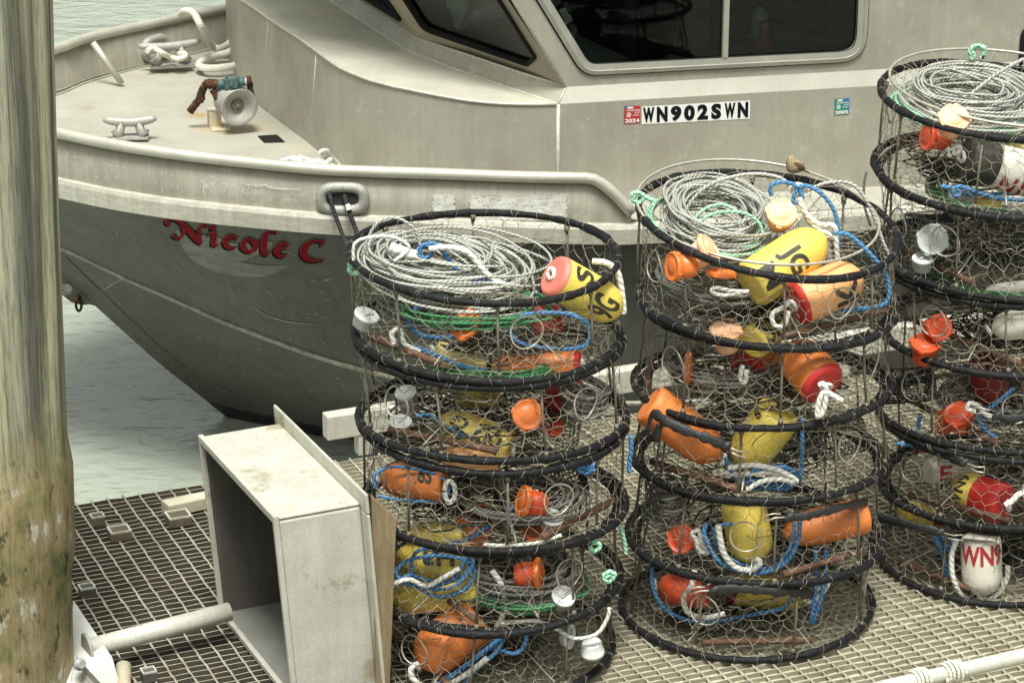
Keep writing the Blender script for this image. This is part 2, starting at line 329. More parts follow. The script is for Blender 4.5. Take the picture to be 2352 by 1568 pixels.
def water_mat():
    m = bpy.data.materials.new('harbour_water'); m.use_nodes = True; n = m.node_tree; N = n.nodes; L = n.links
    p = N['Principled BSDF']; p.inputs['Base Color'].default_value = (.325, .355, .295, 1); p.inputs['Roughness'].default_value = .09
    p.inputs['IOR'].default_value = 1.75
    tc = N.new('ShaderNodeTexCoord'); mp = N.new('ShaderNodeMapping'); mp.inputs['Scale'].default_value = (1.0, 1.5, 1); mp.inputs['Rotation'].default_value = (0, 0, R(8)); L.new(tc.outputs['Object'], mp.inputs[0])
    hs_ = []
    for scl, amt in ((2.2, 1.0), (6.5, .45), (22, .12)):
        q = N.new('ShaderNodeTexNoise'); q.inputs['Scale'].default_value = scl; q.inputs['Detail'].default_value = 3; q.inputs['Distortion'].default_value = .6; L.new(mp.outputs[0], q.inputs['Vector'])
        k = N.new('ShaderNodeMath'); k.operation = 'MULTIPLY'; k.inputs[1].default_value = amt; L.new(q.outputs[0], k.inputs[0]); hs_.append(k.outputs[0])
    s1 = N.new('ShaderNodeMath'); L.new(hs_[0], s1.inputs[0]); L.new(hs_[1], s1.inputs[1])
    s2 = N.new('ShaderNodeMath'); L.new(s1.outputs[0], s2.inputs[0]); L.new(hs_[2], s2.inputs[1])
    bu = N.new('ShaderNodeBump'); bu.inputs['Strength'].default_value = .38; bu.inputs['Distance'].default_value = .10
    L.new(s2.outputs[0], bu.inputs['Height']); L.new(bu.outputs[0], p.inputs['Normal'])
    return m

# ------------------------------------------------------------------ lettering from the built-in font
def text2d(s, bold=0.0, sub=2):
    cu = bpy.data.curves.new('t', 'FONT'); cu.body = s; cu.size = 1; cu.offset = bold; cu.resolution_u = 4
    o = bpy.data.objects.new('t', cu); col.objects.link(o)
    dg = bpy.context.evaluated_depsgraph_get(); me = o.evaluated_get(dg).to_mesh()
    bm = bmesh.new(); bm.from_mesh(me)
    bmesh.ops.triangulate(bm, faces=bm.faces)
    for _ in range(sub):
        ed = [e for e in bm.edges if e.calc_length() > .12]
        if ed: bmesh.ops.subdivide_edges(bm, edges=ed, cuts=1); bmesh.ops.triangulate(bm, faces=bm.faces)
    bm.verts.ensure_lookup_table()
    vs = [(v.co.x, v.co.y) for v in bm.verts]; fs = [[v.index for v in f.verts] for f in bm.faces]
    bm.free(); o.evaluated_get(dg).to_mesh_clear(); bpy.data.objects.remove(o); bpy.data.curves.remove(cu)
    x0 = min(v[0] for v in vs); x1 = max(v[0] for v in vs); y0 = min(v[1] for v in vs); y1 = max(v[1] for v in vs)
    return [((x-x0)/(x1-x0), (y-y0)/(y1-y0)) for x, y in vs], fs       # normalised to 0..1 both ways
_tc = {}
def text(s, bold=0.0, sub=2):
    k = (s, bold, sub)
    if k not in _tc: _tc[k] = text2d(s, bold, sub)
    return _tc[k]
def put_text(mb, s, fn, bold=0.0, sub=2):
    vs, fs = text(s, bold, sub); ids = [mb.vert(fn(x, y)) for x, y in vs]
    for f in fs: mb.face([ids[i] for i in f])

# ================================================================== SETTING: water, dock
WZ = -.82
mb = MB(); mb.grid([[V((x, y, WZ)) for x in (-400, -30, 30, 400)] for y in (-100, 3, 45, 700)], False)
o = obj('water', mb, water_mat()); o['kind'] = 'structure'

EDGE = 9.50; WMIN, UMIN, UMAX, USPLIT = 5.6, .2, 9.0, 2.95
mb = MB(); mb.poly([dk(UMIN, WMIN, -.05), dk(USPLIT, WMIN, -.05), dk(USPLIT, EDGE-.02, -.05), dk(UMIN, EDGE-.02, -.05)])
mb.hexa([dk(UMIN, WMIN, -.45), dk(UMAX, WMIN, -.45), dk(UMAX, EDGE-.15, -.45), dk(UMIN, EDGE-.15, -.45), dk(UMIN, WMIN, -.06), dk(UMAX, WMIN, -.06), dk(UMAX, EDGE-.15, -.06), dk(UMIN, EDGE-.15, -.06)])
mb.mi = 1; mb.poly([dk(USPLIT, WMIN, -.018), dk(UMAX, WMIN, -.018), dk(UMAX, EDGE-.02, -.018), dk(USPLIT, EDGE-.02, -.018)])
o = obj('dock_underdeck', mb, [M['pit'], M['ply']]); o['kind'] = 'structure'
# bar grating: flat bars along the dock, twisted rods across it
mb = MB(); rg = random.Random(3)
SB, SR = .040, .066
nb = int((EDGE-WMIN)/SB); nr = int((UMAX-UMIN)/SR)
for i in range(nb):
    w0 = WMIN+.02+i*SB; pts = []
    for j in range(0, nr+1):
        pts.append((UMIN+j*SR, w0+rg.uniform(-.0035, .0035), rg.uniform(-.003, .001)))
    prev = None
    for (u, w_, z) in pts:
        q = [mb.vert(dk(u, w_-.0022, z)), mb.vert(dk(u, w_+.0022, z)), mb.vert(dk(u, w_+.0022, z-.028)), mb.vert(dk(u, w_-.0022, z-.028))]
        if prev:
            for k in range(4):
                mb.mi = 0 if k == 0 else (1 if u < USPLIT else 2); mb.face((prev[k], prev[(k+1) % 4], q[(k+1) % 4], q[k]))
        prev = q
mb.mi = 0
for j in range(nr+1):
    u0 = UMIN+j*SR
    mb.tube([dk(u0+rg.uniform(-.002, .002), WMIN+k*SB*1.0, -.0015+rg.uniform(-.0012, .0014)) for k in range(nb+1)], [.0034+.0014*(k % 2) for k in range(nb+1)], 4, smooth=False)
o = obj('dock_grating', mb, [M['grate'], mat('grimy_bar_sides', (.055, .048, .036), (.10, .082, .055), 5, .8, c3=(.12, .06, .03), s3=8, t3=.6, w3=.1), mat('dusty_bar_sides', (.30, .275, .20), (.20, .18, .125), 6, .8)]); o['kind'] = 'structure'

# raised aluminium kerb rail along the dock edge
er = thing('edge_rail', 'long white aluminium kerb rail along the dock edge behind the crab pots', 'rail', dk(3, EDGE, 0))
mb = MB(); mb.box(dk(6.0, EDGE+.03, .14), DU*2.72, DW*.035, V((0, 0, .055)))
obj('rail_beam', mb, M['galv'], er, bevel=.006)
for u in (3.45, 4.6, 5.8, 7.0):
    mb = MB(); mb.box(dk(u, EDGE+.03, .04), DU*.03, DW*.03, V((0, 0, .046))); obj('rail_post', mb, M['galv'], er)
ew = thing('edge_plank', 'short rusty white edge plank beyond the loose square sockets', 'plank', dk(1.6, EDGE+.0, 0))
pk0, pk1 = az(380, 1168, .03), az(640, 1112, .03); pkd = (pk1-pk0)/2; pkn = V((-pkd.y, pkd.x, 0)).normalized()
mb = MB(); mb.box((pk0+pk1)/2, pkd, pkn*.035, V((0, 0, .026))); obj('plank_beam', mb, mat('rust_stained_white', (.62, .58, .47), (.48, .40, .26), 6, .7, c3=(.25, .13, .06), s3=9, t3=.62, w3=.08), ew, bevel=.004)
mb = MB(); mb.box((pk0+pk1)/2+pkn*.0385+V((0, 0, -.06)), pkd, pkn*.003, V((0, 0, .08))); obj('plank_flange', mb, M['galv'], ew)

# open square tube sockets standing in the grating
for k, (x0, y0, x1, y1, lab) in enumerate(((205, 1175, 241, 1198, 'rusty square tube socket in the grating touching the piling at the far row'), (378, 1169, 440, 1200, 'large rusty square tube socket by the dock edge plank'),
        (246, 1211, 302, 1226, 'low rust-brown square socket between the two far sockets'), (179, 1338, 220, 1362, 'small pale square socket in the grating beside the piling foot'), (322, 1529, 360, 1556, 'small grey square socket in front of the white pipe'))):
    a0 = az(x0, (y0+y1)/2, .03); b0 = az(x1, (y0+y1)/2, .03); c = (a0+b0)/2; hw = (b0-a0).length/2*.85
    mb = MB()
    cor = [(-1, -1), (1, -1), (1, 1), (-1, 1)]
    ro = [[c+DU*hw*f*i*(1)+DW*hw*f*j*.9+V((0, 0, z)) for i, j in cor] for f, z in ((1, -.03), (1, .008), (.86, .008), (.86, .0025))]
    mb.grid(ro, False, True); mb.poly(ro[-1])
    so_ = tag(obj('square_socket', mb, mat('grey_socket', (.10, .095, .08), (.06, .055, .045), 20, .7) if k > 2 else mat('rusted_socket', (.09, .065, .04), (.16, .135, .09), 14, .8, c3=(.14, .06, .03), s3=20, t3=.6), loc=c, bevel=.003), lab, 'socket', 'square tube sockets in the dock grating')
    mb = MB(); ro = [[c+DU*hw*f*i+DW*hw*f*j*.9+V((0, 0, z)) for i, j in cor] for f, z in ((1.02, .004), (1.02, .011), (.82, .011), (.82, .004))]; mb.grid(ro, False, True); obj('worn_rim', mb, M['galv'], so_)

# piling
pt = az(-26, 1568, 0); pl = thing('piling', 'big weathered round dock piling with green and brown stains at left', 'piling', pt)
mb = MB(); rows = []
top = ay(-90, -60, pt.y+.02); topz = top.z
for i in range(60):
    z = -1.6+i*(4.6+1.6)/59
    c = V((lerp(pt.x, top.x, z/topz), lerp(pt.y, top.y, z/topz), z))
    r = .292 + .016*max(0, min(1, (z-.42)/.06))*max(0, min(1, (.88-z)/.03)) - .004*max(0, min(1, (z-.6)))
    rows.append([c+V((math.cos(q)*r*(1+.012*math.sin(3*q+z*2)+.006*math.sin(17*q)), math.sin(q)*r*(1+.012*math.sin(3*q+z*2)+.006*math.sin(17*q)), 0)) for q in [2*math.pi*k/96 for k in range(96)]])
mb.grid(rows, True, True); mb.poly(rows[-1]); M['pile'] = pile_mat()
obj('pile_shaft', mb, M['pile'], pl)

# ================================================================== BOAT
boat = thing('fishing_boat', 'grey aluminium fishing boat moored bow to the left beside the dock', 'boat', bp(3, 12.62, WZ))
TC = 12.62
near = smooth_tab([(-.16, .03), (-.02, .42), (.2, .67), (.46, .90), (.69, 1.10), (.97, 1.28), (1.27, 1.42), (1.65, 1.56), (2.12, 1.63), (2.51, 1.69), (2.85, 1.72), (3.6, 1.74), (6.6, 1.70)])
far = smooth_tab([(-.16, .03), (.0, .36), (.2, .54), (.53, .77), (.73, 1.06), (1.06, 1.38), (1.66, 1.88), (2.3, 1.92), (6.6, 1.9)])
def hb(s, side): return interp(s, near if side < 0 else far)
def rz(s): return interp(s, [(-.2, 1.0), (.46, 1.0), (.97, .97), (1.65, .93), (2.5, .88), (2.95, .855), (6.6, .84)])
def rubz(s): return interp(s, [(-.2, .81), (.45, .79), (1.6, .735), (3.0, .64), (6.6, .62)])
def rubb(s): return rubz(s)-.085
def stem_s(z): return interp(z, [(-1.6, 2.6), (-1.2, 1.75), (-.84, 1.31), (-.5, .956), (-.16, .645), (.02, .48), (.22, .27), (.5, .0), (.75, -.17), (1.0, -.2)])
def keel_z(s): return interp(s, [(-.2, 1.0), (-.17, .75), (0, .5), (.27, .22), (.48, .02), (.645, -.16), (.956, -.5), (1.31, -.84), (1.75, -1.2), (2.6, -1.5), (6.6, -1.5)])
chb = smooth_tab([(-.1, .0), (.2, .03), (.47, .19), (.77, .42), (1.035, .66), (1.28, .86), (1.78, 1.16), (2.4, 1.38), (3.2, 1.5), (6.6, 1.55)])
chz = smooth_tab([(-.1, .47), (.2, .31), (.47, .235), (.77, .125), (1.035, .05), (1.28, -.025), (1.78, -.16), (2.4, -.27), (3.2, -.34), (6.6, -.45)])
def rail_p(s, side, dz=0, din=0): return bp(s, TC+side*(hb(s, side)-din), rz(s)+dz)
SS = [-.16+.02*i for i in range(9)] + [.04+.08*i for i in range(36)] + [2.95+.3*i for i in range(13)]
def mirror_pt(s, side, half, z): return bp(s, TC+side*half, z)
RAIL_END = 2.80
hull_near = None
mb = MB()
for side in (-1, 1):
    rows = [[], [], [], [], [], [], [], []]
    for s in SS:
        h = hb(s, side); hc = min(interp(s, chb)*(1 if side < 0 else h/max(hb(s, -1), .05)), h*.98); zc = interp(s, chz); kz = keel_z(s)
        if s < .2: zc = max(zc, kz+.001)
        rb = (h-.03 if h > .1 else h*.7, rubb(s))
        pr = [rb]
        for q in (.33, .66): pr.append((lerp(rb[0], hc, q)-.02*math.sin(math.pi*q)*min(1, h), lerp(rb[1], zc, q)))
        pr += [(hc, zc), (hc-.012 if hc > .03 else hc*.6, zc-.022)]
        for q in (.4, .8): pr.append((lerp(hc, .015, q)*(1-.06*math.sin(math.pi*q)), lerp(zc-.02, kz, q)))
        pr.append((.012, kz))
        for r_, (hh, z) in zip(rows, pr): r_.append(mirror_pt(s, side, hh, z))
    ids = mb.grid(rows if side > 0 else [list(reversed(r)) for r in rows], True)
# sharp chine: no smoothing across handled by the small step
HULLV = [v.copy() for v in mb.v]; HULLF = list(mb.f)
# transom
e = SS[-1]
mb.poly([mirror_pt(e, -1, hb(e, -1)-.03, rubb(e)), mirror_pt(e, -1, interp(e, chb), interp(e, chz)), mirror_pt(e, 1, 0, keel_z(e)), mirror_pt(e, 1, interp(e, chb), interp(e, chz)), mirror_pt(e, 1, hb(e, 1)-.03, rubb(e))])
BVH = BVHTree.FromPolygons([tuple(v) for v in HULLV], HULLF)
def on_hull(u, v, off):
    d = ray(u, v).normalized(); hit, nrm, *_ = BVH.ray_cast(CAM, d)
    if hit is None: return None
    if nrm.dot(d) > 0: nrm = -nrm
    return hit+nrm*off
def ribbon(mb, pts, fn, caps=True, n=8):
    P = cr(pts, n); rows = []
    for i, (x, y, wd) in enumerate(P):
        a_ = P[max(i-1, 0)]; b_ = P[min(i+1, len(P)-1)]; dx, dy = b_[0]-a_[0], b_[1]-a_[1]; l = math.hypot(dx, dy) or 1
        nx, ny = -dy/l, dx/l
        rows.append([(x+nx*wd/2*k, y+ny*wd/2*k) for k in (-1, 0, 1)])
    if caps:
        for end, sg in ((0, -1), (-1, 1)):
            x, y, wd = P[end]; q = P[1] if end == 0 else P[-2]; dx, dy = x-q[0], y-q[1]; l = math.hypot(dx, dy) or 1
            dx, dy = dx/l, dy/l; ex = []
            for k in (.55, .9):
                c = (x+dx*wd/2*k, y+dy*wd/2*k); h = wd/2*math.sqrt(1-k*k); nx, ny = -dy*(-sg if end == 0 else 1)*1, dx*(-sg if end == 0 else 1)
                if end == 0: nx, ny = dy, -dx
                else: nx, ny = -dy, dx
                ex.append([(c[0]+nx*h*j, c[1]+ny*h*j) for j in (-1, 0, 1)])
            if end == 0: rows = list(reversed(ex))+rows
            else: rows = rows+ex
    g = []
    for r in rows:
        q = [fn(*p) for p in r]
        if any(k is None for k in q): return
        g.append(q)
    mb.grid(g, False)
# scratches, cleaned patch: surface marks on the hull plates
mb.mi = 1
for pts in ([(405, 525, 4), (430, 560, 26), (462, 590, 34), (520, 612, 34), (600, 622, 26), (655, 612, 6)], [(430, 540, 8), (480, 560, 40), (540, 580, 44), (620, 560, 14)]):
    ribbon(mb, pts, lambda x, y: on_hull(x, y, .0012 if y < 0 else .0016))
mb.mi = 2; rs = random.Random(11)
for k in range(110):
    x, y = rs.uniform(140, 800), rs.uniform(455, 900); an = R(rs.choice((8, 15, 25, -10, 70))+rs.uniform(-12, 12)); l = rs.uniform(3, 17)*(2.2 if rs.random() < .12 else 1)
    ribbon(mb, [(x, y, .7), (x+l*.5*math.cos(an), y+l*.5*math.sin(an)+rs.uniform(-1, 1), rs.uniform(1.3, 2.6)), (x+l*math.cos(an), y+l*math.sin(an), .5)], lambda a_, b_: on_hull(a_, b_, .002), False, 2)
ribbon(mb, [(578, 702, 1), (610, 722, 2.6), (660, 738, 2.6), (725, 745, 1)], lambda a_, b_: on_hull(a_, b_, .002), False, 4)
ribbon(mb, [(236, 668, 2), (262, 650, 3.2), (290, 637, 2)], lambda a_, b_: on_hull(a_, b_, .002), False, 4)
hullo = obj('hull', mb, [M['hull'], M['hull_patch'], M['scratch']], boat)
# chine rail and stem weld
mb = MB()
mb.tube([mirror_pt(s, -1, interp(s, chb)+.004, interp(s, chz)) for s in SS if s > .1], .013, 6)
mb.tube([mirror_pt(s, 1, interp(s, chb)*hb(s, 1)/max(hb(s, -1), .05)+.004, interp(s, chz)) for s in SS if s > .1], .013, 6)
obj('spray_rail', mb, mat('scuffed_chine', (.42, .40, .32), (.22, .21, .17), 22, .5, .2), boat)
mb = MB(); wp = [on_hull(x, y, .002) for x, y, _ in cr([(150, 588, 0), (234, 669, 0), (300, 733, 0), (366, 795, 0), (440, 858, 0), (508, 912, 0)], 12)]
mb.tube([p for p in wp if p], .0045, 5); obj('stem_weld', mb, mat('dark_weld', (.15, .145, .115), (.09, .09, .075), 60, .6, bump=.6, bscale=140), boat)
# mooring eye plate under the stem, with rusty shackle
mb = MB()
out = [(120, 560), (170, 640), (222, 702), (205, 697), (186, 699), (163, 692), (143, 676), (132, 640)]
P3 = [apl(x, y, B*TC, B) for x, y in out]
mb.face([mb.vert(p-B*.012) for p in reversed(P3)]); mb.face([mb.vert(p+B*.012) for p in P3])
for i in range(len(P3)):
    j = (i+1) % len(P3); mb.poly([P3[i]-B*.012, P3[j]-B*.012, P3[j]+B*.012, P3[i]+B*.012])
ep = obj('eye_plate', mb, mat('pitted_plate', (.2, .19, .155), (.12, .12, .1), 20, .6, .2, bump=.4), boat)
mb = MB(); c = apl(153, 661, B*TC, B)-B*.014; mb.tube([c+A*.026*math.cos(q)+V((0, 0, .026*math.sin(q))) for q in [2*math.pi*k/16 for k in range(16)]], .007, 6, True); obj('eye_ring', mb, M['cast'], ep)
mb = MB(); c = apl(153, 661, B*TC, B)-B*.0135; mb.lathe(c, -B, [(0, .02), (.002, .02)], 16); obj('eye_hole', mb, mat('pale_gap', (.45, .47, .43), (.4, .42, .4), 3), ep)
mb = MB(); c = apl(179, 682, B*TC, B)-B*.03
mb.tube([c+V((0, 0, -.005))+A*(.014*math.sin(q)*1)+V((0, 0, -.028+.034*math.cos(q))) - B*.004*math.cos(q) for q in [2*math.pi*k/18 for k in range(18)]], .0075, 6, True); mb.ell(c, A*.017, B*.022, V((0, 0, .017)))
obj('shackle', mb, M['rust'], ep)
# near-black strip along the waterline
mb = MB(); rows = [[], []]
for s in [1.0+.1*i for i in range(46)]:
    kz = keel_z(s); hc = interp(s, chb); zc = interp(s, chz)
    for r_, zt in zip(rows, (-.735, -1.0)):
        q = min(1, max(0, (zc-.02-zt)/max(zc-.02-kz, .01))); r_.append(bp(s, TC-(lerp(hc, .015, q)*(1-.06*math.sin(math.pi*q))+.006), max(zt, kz)))
mb.grid(rows, True); obj('waterline_strip', mb, mat('near_black_strip', (.008, .010, .010), (.015, .017, .015), 5, .5), boat)
# rub rail band
mb = MB()
for side in (-1, 1):
    rows = [[] for _ in range(5)]
    for s in SS:
        h = hb(s, side); k = min(1, h/.3)
        for r_, (dh, dz) in zip(rows, ((-.035, .012), (.02, .006), (.027, -.012), (.022, -.085), (-.035, -.09))):
            r_.append(mirror_pt(s, side, max(.005, h+dh*k), rubz(s)+dz))
    mb.grid(rows if side < 0 else [list(reversed(r)) for r in rows], False)
obj('rub_rail', mb, M['alu_bright'], boat)
# bulwark, with two fairlead openings built as thick oval rings
mb = MB()
for side in (-1, 1):
    ss = [s for s in SS if s <= RAIL_END]
    rows = [[mirror_pt(s, side, max(.004, hb(s, side)-.012), rubz(s)+.005) for s in ss], [mirror_pt(s, side, max(.004, hb(s, side)-.004), rz(s)) for s in ss],
            [mirror_pt(s, side, max(.002, hb(s, side)-.016), rz(s)) for s in ss], [mirror_pt(s, side, max(.002, hb(s, side)-.024), rubz(s)-.1) for s in ss]]
    mb.grid(rows, True)
    s0, s1 = ss[-1], RAIL_END+.22; st_ = [lerp(s0, s1, k/10) for k in range(11)]
    tz = lambda s: rz(s)-max(0, s-RAIL_END-.03)**1.25*1.05
    mb.grid([[mirror_pt(s, side, max(.004, hb(s, side)-.012), rubz(s)+.005) for s in st_], [mirror_pt(s, side, hb(s, side)-.004, max(rubz(s)+.01, tz(s))) for s in st_], [mirror_pt(s, side, hb(s, side)-.016, max(rubz(s)+.01, tz(s))) for s in st_], [mirror_pt(s, side, hb(s, side)-.024, rubz(s)-.1) for s in st_]], True)
mb.mi = 1
def decal_rail(px, t0=None):
    return px
# pale scraped rectangles on the bulwark and scribbled scratch
pn = (bp(2.6, 0, 0)-bp(1.9, 0, 0)).normalized()
q0 = mirror_pt(1.9, -1, hb(1.9, -1)-.006, .8); q1 = mirror_pt(2.75, -1, hb(2.75, -1)-.006, .76); tn = (q1-q0); tn.z = 0; tn.normalize(); bn = V((tn.y, -tn.x, 0))
def on_bul(u, v, off=.006): return apl(u, v, q0+bn*off, bn)
rs2 = random.Random(5)
for x0, x1, y0, y1 in ((994, 1045, 446, 500), (1080, 1303, 446, 506)):
    n = int((y1-y0)/1.5)
    for k in range(n):
        y = lerp(y0, y1, (k+.5)/n); xa = x0+rs2.uniform(-3, 4); xe = x1+rs2.uniform(-5, 3); edge_ = min(k, n-1-k)
        while xa < xe:
            l = rs2.uniform(8, 60) if edge_ > 1 else rs2.uniform(4, 22)
            xb = min(xe, xa+l); h = rs2.uniform(.7, 1.25)
            mb.poly([on_bul(xa, y-h), on_bul(xb, y-h+rs2.uniform(-.5, .5)), on_bul(xb, y+h), on_bul(xa, y+h+rs2.uniform(-.5, .5))])
            xa = xb+(rs2.uniform(.5, 7) if rs2.random() < (.45 if edge_ > 1 else .9) else 0)
def bul_fn(off):
    def f(u, v):
        # bow part of the bulwark: intersect with the local vertical plane
        s = interp(u, [(130, .46), (400, .97), (560, 1.27), (760, 1.65), (1000, 2.12), (1200, 2.51)])
        a_ = mirror_pt(s-.03, -1, hb(s-.03, -1)-.004, 0); b_ = mirror_pt(s+.03, -1, hb(s+.03, -1)-.004, 0); t_ = (b_-a_).normalized(); n_ = V((t_.y, -t_.x, 0))
        return apl(u, v, a_+n_*off, n_)
    return f
bf = bul_fn(.003)
ribbon(mb, [(564, 423, 1), (590, 426, 2), (614, 424, 1.6), (610, 428, 1.2), (640, 433, 2), (690, 435, 1)], bf, False, 3)
for k in range(45):
    x, y = rs2.uniform(140, 730), 0; y = interp(x, [(140, 360), (400, 408), (730, 440)])+rs2.uniform(-14, 30); an = R(rs2.choice((6, 12, 85, 95))+rs2.uniform(-8, 8)); l = rs2.uniform(3, 14)
    ribbon(mb, [(x, y, .5), (x+l/2*math.cos(an), y+l/2*math.sin(an), 1.1), (x+l*math.cos(an), y+l*math.sin(an), .5)], bf, False, 2)
obj('bulwark', mb, [mat('scuffed_bulwark_plate', (.40, .38, .31), (.32, .30, .24), 4, .5, .25, c3=(.47, .45, .38), s3=11, t3=.57, w3=.15, bump=.06, bscale=240, streak=.12), mat('scraped_alu', (.84, .83, .78), (.62, .60, .53), 26, .6, 0, grain=.1)], boat)
# rail tube: both sides and the turned-down end
mb = MB()
ss = [s for s in SS if s <= RAIL_END-.05]
path = [rail_p(s, 1, .018) for s in reversed(ss)] + [rail_p(s, -1, .018) for s in ss]
for k, (ds, dz) in enumerate(((0.0, .018), (.04, .012), (.08, -.01), (.13, -.05), (.19, -.115), (.22, -.15))):
    s = RAIL_END+ds; path.append(mirror_pt(s, -1, hb(s, -1), rz(s)+dz))
mb.tube(path, .027, 12); obj('rail', mb, M['rail'], boat)
# brace rod on the far bulwark
def DECK(s): return interp(s, [(-.2, .80), (.5, .775), (1.7, .735), (3, .66), (6.6, .62)])
mb = MB(); mb.tube([az(213, 98, 1.0), az(280, 193, .775)], .018, 8); obj('brace', mb, M['rail'], boat)
# deck
mb = MB()
rows = [[mirror_pt(s, -1, max(.003, hb(s, -1)-.02)*q if q > 0 else max(.003, hb(s, 1)-.02)*q, DECK(s)) for s in SS] for q in (1, .5, 0, -.5, -1)]
mb.grid(rows, False); dko = obj('deck', mb, M['alu_deck'], boat)
n_ = M['alu_deck'].node_tree; N_ = n_.nodes; L_n = n_.links; pr_ = N_['Principled BSDF']; src = pr_.inputs['Base Color'].links[0].from_socket
tc_ = N_.new('ShaderNodeTexCoord')
def stain(cx, cy, rad, colr, amt, src):
    c_ = az(cx, cy, .745)-boat.location
    vd = N_.new('ShaderNodeVectorMath'); vd.operation = 'DISTANCE'; vd.inputs[1].default_value = c_; L_n.new(tc_.outputs['Object'], vd.inputs[0])
    no_ = N_.new('ShaderNodeTexNoise'); no_.inputs['Scale'].default_value = 14; no_.inputs['Detail'].default_value = 7; L_n.new(tc_.outputs['Object'], no_.inputs['Vector'])
    ad_ = N_.new('ShaderNodeMath'); ad_.operation = 'MULTIPLY_ADD'; ad_.inputs[1].default_value = rad*1.3; L_n.new(no_.outputs[0], ad_.inputs[0]); L_n.new(vd.outputs['Value'], ad_.inputs[2])
    mr_ = N_.new('ShaderNodeMapRange'); mr_.inputs[1].default_value = rad*.75; mr_.inputs[2].default_value = rad*1.6; mr_.inputs[3].default_value = amt; mr_.inputs[4].default_value = 0; L_n.new(ad_.outputs[0], mr_.inputs[0])
    mx_ = N_.new('ShaderNodeMixRGB'); mx_.inputs[2].default_value = (*colr, 1); L_n.new(mr_.outputs[0], mx_.inputs[0]); L_n.new(src, mx_.inputs[1]); return mx_.outputs[0]
for st_ in ((455, 268, .10, (.36, .22, .09), .85), (500, 296, .17, (.42, .31, .16), .75), (590, 290, .16, (.44, .36, .22), .6), (690, 340, .10, (.40, .34, .22), .5), (300, 325, .14, (.40, .37, .26), .55), (390, 156, .16, (.38, .35, .25), .6), (200, 260, .06, (.2, .15, .1), .5)): src = stain(*st_, src)
L_n.new(src, pr_.inputs['Base Color'])
mb = MB(); mb.tube([mirror_pt(s, 1, hb(s, 1)-.03, DECK(s)+.004) for s in SS if .05 < s < 1.75], .008, 6); mb.tube([mirror_pt(s, -1, hb(s, -1)-.03, DECK(s)+.004) for s in SS if .05 < s < 2.8], .008, 6)
obj('deck_weld', mb, M['alu_deck'], boat)

# ---- fairlead ovals
def fairlead(c, tx, tz, nrm, a_, b_, r_, name='fairlead'):
    mb = MB(); pts = []
    for k in range(32):
        q = 2*math.pi*k/32; cx = math.copysign(abs(math.cos(q))**.6, math.cos(q)); sz = math.copysign(abs(math.sin(q))**.75, math.sin(q)); pts.append(c+tx*a_*cx+tz*b_*sz)
    mb.tube(pts, r_, 10, True); o = obj(name, mb, M['cast'], boat)
    mb = MB(); mb.face([mb.vert(p+nrm*.006+(c-p)*.1) for p in pts]); mb.face([mb.vert(p-nrm*.012+(c-p)*.1) for p in reversed(pts)]); obj('opening', mb, M['opening'], o); return o
M['opening'] = mat('dark_gap', (.02, .021, .02), (.03, .03, .03), 3, .8)
s_ = 1.69; a0 = mirror_pt(s_-.1, -1, hb(s_-.1, -1), 0); b0 = mirror_pt(s_+.1, -1, hb(s_+.1, -1), 0); tx = (b0-a0).normalized(); nr = V((tx.y, -tx.x, 0))
cF = apl(787, 456, mirror_pt(s_, -1, hb(s_, -1)+.002, 0), nr)
fairlead(cF, tx, V((0, 0, 1)), nr, .096, .055, .026)
s_ = 1.02; a0 = mirror_pt(s_-.1, 1, hb(s_-.1, 1), 0); b0 = mirror_pt(s_+.1, 1, hb(s_+.1, 1), 0); tx = (b0-a0).normalized(); nr2 = V((tx.y, -tx.x, 0))
if nr2.y > 0: nr2 = -nr2
cF2 = apl(356, 110, mirror_pt(s_, 1, hb(s_, 1)-.03, 0), nr2)
M['opening2'] = M['opening']; M['opening'] = mat('light_through_opening', (.52, .54, .5), (.46, .48, .45), 3, .6)
fairlead(cF2, tx, V((0, 0, 1)), nr2, .085, .05, .024)
M['opening'] = M['opening2']

# ---- cleats
def cleat(cx, cy, zc, tx, L, name='cleat', rope=False):
    base = az(cx, cy, zc); tx = V(tx).normalized(); ty = V((-tx.y, tx.x, 0)); Z = V((0, 0, 1))
    mb = MB(); h = L*.30
    mb.box(base+Z*.004, tx*L*.34, ty*.05, Z*.005)
    mb.tube([base+tx*(L*.5*k)+Z*(h+.018*abs(k)**2) for k in (-1, -.8, -.5, -.2, 0, .2, .5, .8, 1)], [.012, .02, .023, .024, .024, .024, .023, .02, .012], 10)
    for k in (-1, 1):
        mb.tube([base+tx*L*.26*k+Z*.012, base+tx*L*.19*k+Z*h*.45, base+tx*L*.17*k+Z*h], [.036, .022, .024], 8)
    return obj(name, mb, M['cast'], boat)
cleat(300, 316, .775, (1, .10, 0), .262)
cleat(392, 150, .785, (.93, .36, 0), .35)
